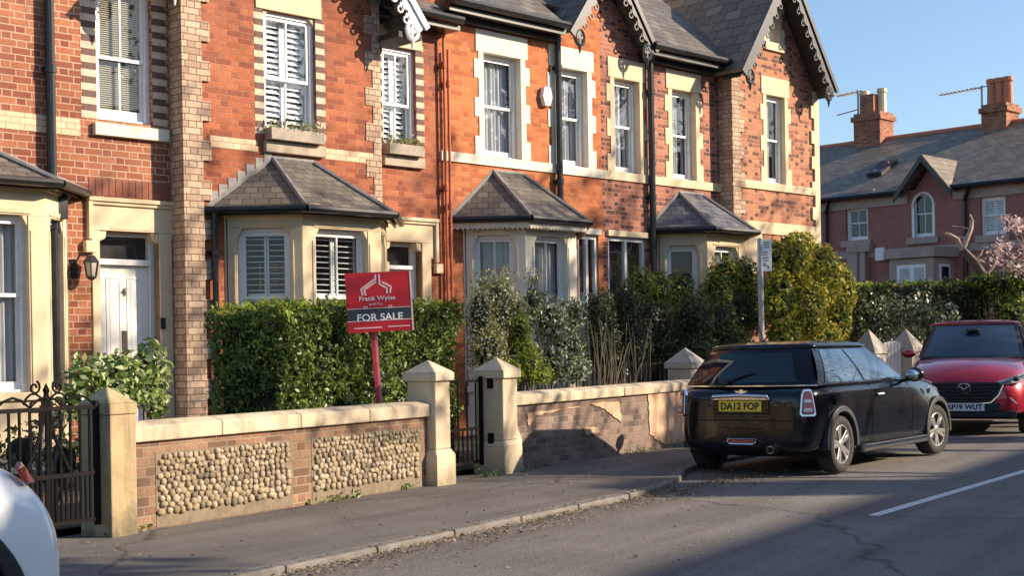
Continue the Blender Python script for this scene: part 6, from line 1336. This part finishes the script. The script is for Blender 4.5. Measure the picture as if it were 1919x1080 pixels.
# arch: wall-coloured spandrels and a white arch rib
cxa = (w2[0]+w2[1])/2; ah = archr*1.15; zc = w2[3]-ah; n = 9; tt = w2[3]+.01
for s in (-1, 1):
    mb = MB(); P = [(cxa+s*(archr+.01)*math.sin(math.pi/2*i/n), zc+ah*math.cos(math.pi/2*i/n)) for i in range(n+1)]
    for i in range(n): mb.prism([(P[i][0],-.004,P[i][1]), (P[i+1][0],-.004,P[i+1][1]), (P[i+1][0],-.004,tt), (P[i][0],-.004,tt)], (0,.095,0))
    A.part(mb, 'arch_spandrel', M['brick_far'])
mb = MB(); mb.tube([(cxa+archr*.93*math.cos(t), .03, zc+ah*.95*math.sin(t)) for t in [math.pi*i/20 for i in range(21)]], .055, 6); mb.box(w2[0]+.0, w2[0]+.09, -.0, .09, w2[2], zc); mb.box(w2[1]-.09, w2[1], -.0, .09, w2[2], zc); A.part(mb, 'arch_frame', M['white'])
M['stone_far'] = simple('stone_far_grey', (.42,.34,.28), (.34,.27,.23), 2, .85)
for H, o in ((A, w1), (A, w2), (B, w3)):
    mb = MB(); mb.box(o[0]-.15, o[1]+.15, -.12, .05, o[2]-.22, o[2]-.003); H.part(mb, 'sill', M['stone_far'])
    if o is not w2: mb = MB(); mb.box(o[0]-.25, o[1]+.25, -.03, .05, o[3]+.003, o[3]+.55); H.part(mb, 'lintel', M['stone_far'])
dl, dap, drr_ = FF.at(1680, 365, -.55), FF.at(1720, 290, -.55), FF.at(1778, 345, -.55)
for H, a, b in ((A, uL, dl[0]+.12), (A, drr_[0]-.12, uj), (B, uj, uR2)):
    mb = MB(); mb.box(a, b, -.06, .05, ze-.42, ze-.12); H.part(mb, 'eaves_band', M['stone_far']); mb = MB(); mb.tube([(a,-.36,ze-.04),(b,-.36,ze-.04)], .08, 8); H.part(mb, 'gutter', M['black'])
for H, a, b in ((A, uL, uj), (B, uj, uR2)):
    mb = MB(); zc_ = FF.z(1700, 470, 0); mb.box(a, b, -.05, .05, zc_-.15, zc_+.1); H.part(mb, 'string_course', M['stone_far'])
rz = FF.z(1700, 256, 5.0)
dl, dap, drr_ = FF.at(1680, 365, -.55), FF.at(1720, 290, -.55), FF.at(1778, 345, -.55)
zr = mainroof(A, uL, uj, ze, 0.0, ridge=5.0, pitch=(rz-ze)/5.32, back=10, mat='tile_g', cut=(dl[0]+.15, drr_[0]-.15)); mainroof(B, uj, uR2, ze, 0.0, ridge=5.0, pitch=(rz-ze)/5.32, back=10, mat='tile_g')
# ridge/hip strips (lead)
# dormer gable over the arched window
dl, dap, drr_ = FF.at(1680, 365, -.55), FF.at(1720, 290, -.55), FF.at(1778, 345, -.55); du = (dl[0]+drr_[0])/2; dz0 = (dl[1]+drr_[1])/2; dh = dap[1]
mb = MB(); mb.prism([(du-(drr_[0]-dl[0])/2+.25, -.003, ze-.15), (du+(drr_[0]-dl[0])/2-.25, -.003, ze-.15), (du, -.003, dh-.35)], (0,.2,0)); A.part(mb, 'dormer_wall', M['brick_far'])
for s in (-1, 1):
    hwd = (drr_[0]-dl[0])/2+.1
    slope(A, [(du,-.55,dh),(du,4.2,dh),(du+s*hwd,4.2,dz0-.1),(du+s*hwd,-.55,dz0-.1)], 'dormer_roof', 'tile_g', th=.06)
    t = Vector((s*hwd,0,dz0-.1-dh)).normalized(); mb = MB(); a_ = Vector((du,-.60,dh-.02)); b_ = Vector((du+s*hwd,-.60,dz0-.12)); mb.prism([a_, b_, b_-Vector((0,0,.22)), a_-Vector((0,0,.22))], (0,.06,0)); A.part(mb, 'bargeboard', M['black'])
# skylight
sk = [FF.at(x, y, 1.6) for x, y in ((1636, 300), (1668, 296))]; ys = 1.9; pz = lambda y: ze+(y+.32)*(rz-ze)/5.32
mb = MB(); a, b = FF.u(1636, 305, 1.6), FF.u(1664, 303, 1.6); mb.prism([(a,1.2,pz(1.2)+.02),(b,1.2,pz(1.2)+.02),(b,2.3,pz(2.3)+.02),(a,2.3,pz(2.3)+.02)], (0,-.04,.12)); sky_ = A.part(mb, 'skylight', M['black'])
mb = MB(); mb.prism([(a+.1,1.25,pz(1.25)+.15),(b-.1,1.25,pz(1.25)+.15),(b-.1,2.2,pz(2.2)+.15),(a+.1,2.2,pz(2.2)+.15)], (0,-.01,.02)); A.part(mb, 'pane', M['cg_side'], sky_)
# pipes
for H, x in ((A, 1552), (B, 1812)):
    u = FF.u(x, 450, 0); mb = MB(); mb.tube([(u,-.1,.1),(u,-.1,ze-.5),(u+.25,-.3,ze-.12)], .07, 8); H.part(mb, 'drainpipe', M['black'])
# ground-floor bay of the far house
bl0, bl1, bl2 = FF.u(1668, 500, -1), FF.u(1750, 500, -1), FF.u(1800, 500, 0); bz = FF.z(1700, 466, -1); bz2 = FF.z(1700, 484, -1)
mb = MB(); mb.prism([(bl0-.6,0,GZ),(bl0,-1,GZ),(bl1,-1,GZ),(bl2-.2,0,GZ)], (0,0,bz2-GZ-.02)); by = A.part(mb, 'bay_window', M['stone_far']); mb = MB(); mb.prism([(bl0-.8,0.0,bz2),(bl0-.1,-1.15,bz2),(bl1+.1,-1.15,bz2),(bl2,0.0,bz2)], (0,0,bz-bz2)); A.part(mb, 'bay_parapet', M['stone_far'], by)
a, b = FF.u(1682, 510, -1), FF.u(1736, 510, -1); z1 = FF.z(1700, 497, -1); mb = MB(); mb.box(a, b, -1.03, -.95, z1-1.9, z1); A.part(mb, 'bay_window_frame', M['white'], by)
for i in range(2): 
    mb = MB(); mb.box(a+.1+(b-a)*i/2, a-.1+(b-a)*(i+1)/2+.04, -1.04, -1.032, z1-1.8, z1-.1); A.part(mb, 'pane', M['curtain'], by)
d = Vector((bl2-.2-bl1,1,0)); L = d.length; d.normalize(); M5 = basis((bl1,-1,0), d, Vector((-d.y,d.x,0)), (0,0,1)); mb = MB(); mb.box(L*.25, L*.75, -.04, .02, z1-1.8, z1); A.part(mb.xf(M5), 'bay_window_frame', M['white'], by); mb = MB(); mb.box(L*.33, L*.67, -.05, -.042, z1-1.7, z1-.1); A.part(mb.xf(M5), 'pane', M['cg_dark'], by)
mb = MB(); ua, za_ = FF.u(1650, 478, -.1), FF.z(1650, 478, -.1); mb.box(ua-.18, ua+.18, -.16, -.002, za_-.2, za_+.25); A.part(mb, 'alarm_box', M['white'], bevel=.04)
mb = MB(); xa, xb = FF.u(1595, 480, 0), FF.u(1628, 480, 0); zz = FF.z(1600, 463, 0); mb.box(xa, xb+.2, -.3, .0, zz-.2, zz+.05); mb.box(xa, xa+.5, -.25, 0, .1, zz-.2); mb.box(xb-.3, xb, -.25, 0, .1, zz-.2); A.part(mb, 'door_surround', M['stone_far'])
# chimneys
def farchim(H, x0, x1, ytop, ybot, Y, pots, ph, red=False, step=False):
    a, b = FF.u(x0, ytop, Y), FF.u(x1, ytop, Y); zt = FF.z(x0, ytop, Y); zb = FF.z(x0, ybot, Y)-2.5; mb = MB(); mb.box(a, b, Y-.5, Y+.5, zb, zt); mb.box(a-.08, b+.08, Y-.58, Y+.58, zt-.3, zt-.12)
    c = H.part(mb, 'chimney', M['brick_chim'])
    for k in range(pots):
        m_ = MB(); xc = a+(b-a)*(k+.5)/pots; h = ph*(1 if k % 2 == 0 or red else .7); m_.lathe([(.17,zt),(.15,zt+h*.8),(.19,zt+h*.85),(.18,zt+h)], (xc, Y, 0), 12); H.part(m_, 'chimney_pot', M['terra'] if red else M['stone'], c)
farchim(A, 1613, 1662, 217, 270, 5.0, 3, .9); farchim(B, 1852, 1898, 200, 250, 5.0, 3, .95, True)
if True:      # stepped middle flue on the left stack
    a, b = FF.u(1622, 200, 5), FF.u(1648, 200, 5); zt = FF.z(1630, 180, 5); mb = MB(); mb.box(a, b, 4.6, 5.4, zt-1.2, zt); A.part(mb, 'chimney_flue', M['brick_chim'])
def aerial(H, x, yt, yb, dirx, Y, n, label=None):
    u = FF.u(x, yt, Y); z1, z0 = FF.z(x, yt, Y), FF.z(x, yb, Y)-.8; mb = MB(); mb.tube([(u,Y,z0),(u,Y,z1)], .035, 6); L = dirx; mb.tube([(u+.2*(1 if L < 0 else -1),Y,z1-.05),(u+L,Y,z1-.12)], .025, 5)
    for k in range(n): xx = u+L*(k+.5)/n; mb.tube([(xx,Y-.35,z1-.1),(xx,Y+.35,z1-.1)], .014, 4)
    H.part(mb, 'television_aerial', M['pole'])
aerial(A, 1608, 168, 265, -.9, 4.9, 9); aerial(B, 1840, 160, 240, -1.6, 4.8, 10)
u = FF.u(1608, 205, 4.9); z = FF.z(1608, 205, 4.9); mb = MB(); mb.tube([(u,4.9,z),(u-.9,4.9,z-.1)], .025, 5); A.part(mb, 'television_aerial', M['pole'])
# ================================================================== terrace on the near side of the street, behind the camera
for i in range(7):
    x0 = 2+i*7.2; col = i % 3
    lab = 'red brick terraced house across the road behind the camera, number %s from the left end' % ['one','two','three','four','five','six','seven'][i]
    e = empty('terraced_house', (x0, -9.6, 0), math.pi, lab, 'house', 'houses across the road'); mb = MB(); holes = [(-5.9,-4.7,3.9,5.6),(-2.6,-1.4,3.9,5.6),(-6.2,-4.2,.9,2.7),(-2.4,-1.4,.3,2.5)]
    mb = MB(); wallcells(mb, -7.2, 0, 0, 6.3, 0, holes, .2); mb.quad((0,0,0),(0,9,0),(0,9,6.3),(0,0,6.3)); mb.quad((-7.2,0,0),(-7.2,0,6.3),(-7.2,9,6.3),(-7.2,9,0)); mb.quad((-7.2,9,0),(-7.2,9,6.3),(0,9,6.3),(0,9,0)); mb.build('wall', M[['brick4','brick2','brick1'][col]], e, recalc=False)
    for s in (0, 1):
        y0, y1 = (-.35, 4.5) if s == 0 else (9.3, 4.5); m2 = MB(); m2.prism([(-7.2,y0,6.2),(0,y0,6.2),(0,y1,9.2),(-7.2,y1,9.2)], (0,0,.08)); face_uv(m2.build('roof', M['slate'], e))
    m2 = MB(); m2.add([(0,0,6.3),(0,9,6.3),(0,4.5,9.15),(-7.2,0,6.3),(-7.2,9,6.3),(-7.2,4.5,9.15)], [(0,1,2),(3,5,4)]); m2.build('gable_wall', M[['brick4','brick2','brick1'][col]], e, recalc=False)
    for h in holes[:3]:
        f = MB(); f.box(h[0],h[1],.1,.16,h[2],h[2]+.08); f.box(h[0],h[1],.1,.16,h[3]-.07,h[3]); f.box(h[0],h[0]+.07,.1,.16,h[2],h[3]); f.box(h[1]-.07,h[1],.1,.16,h[2],h[3]); f.box(h[0],h[1],.11,.15,(h[2]+h[3])/2-.03,(h[2]+h[3])/2+.03); wf = f.build('window', M['white'], e); p = MB(); p.box(h[0]+.02,h[1]-.02,.125,.135,h[2]+.02,h[3]-.02); p.build('pane', M['cg_dark'], wf); s_ = MB(); s_.box(h[0]-.1,h[1]+.1,-.06,.1,h[3],h[3]+.25); s_.box(h[0]-.1,h[1]+.1,-.08,.1,h[2]-.15,h[2]-.002); s_.build('stone_dressing', M['stone'], wf)
    h = holes[3]; d_ = MB(); d_.box(h[0],h[1],.12,.18,h[2],h[3]); d_.build('door', M[['brass','door','p_red'][col]], e); c_ = MB(); c_.box(-.5,.5,4.0,5.0,8.2,10.4); c_.build('chimney', M['brick_chim'], e)
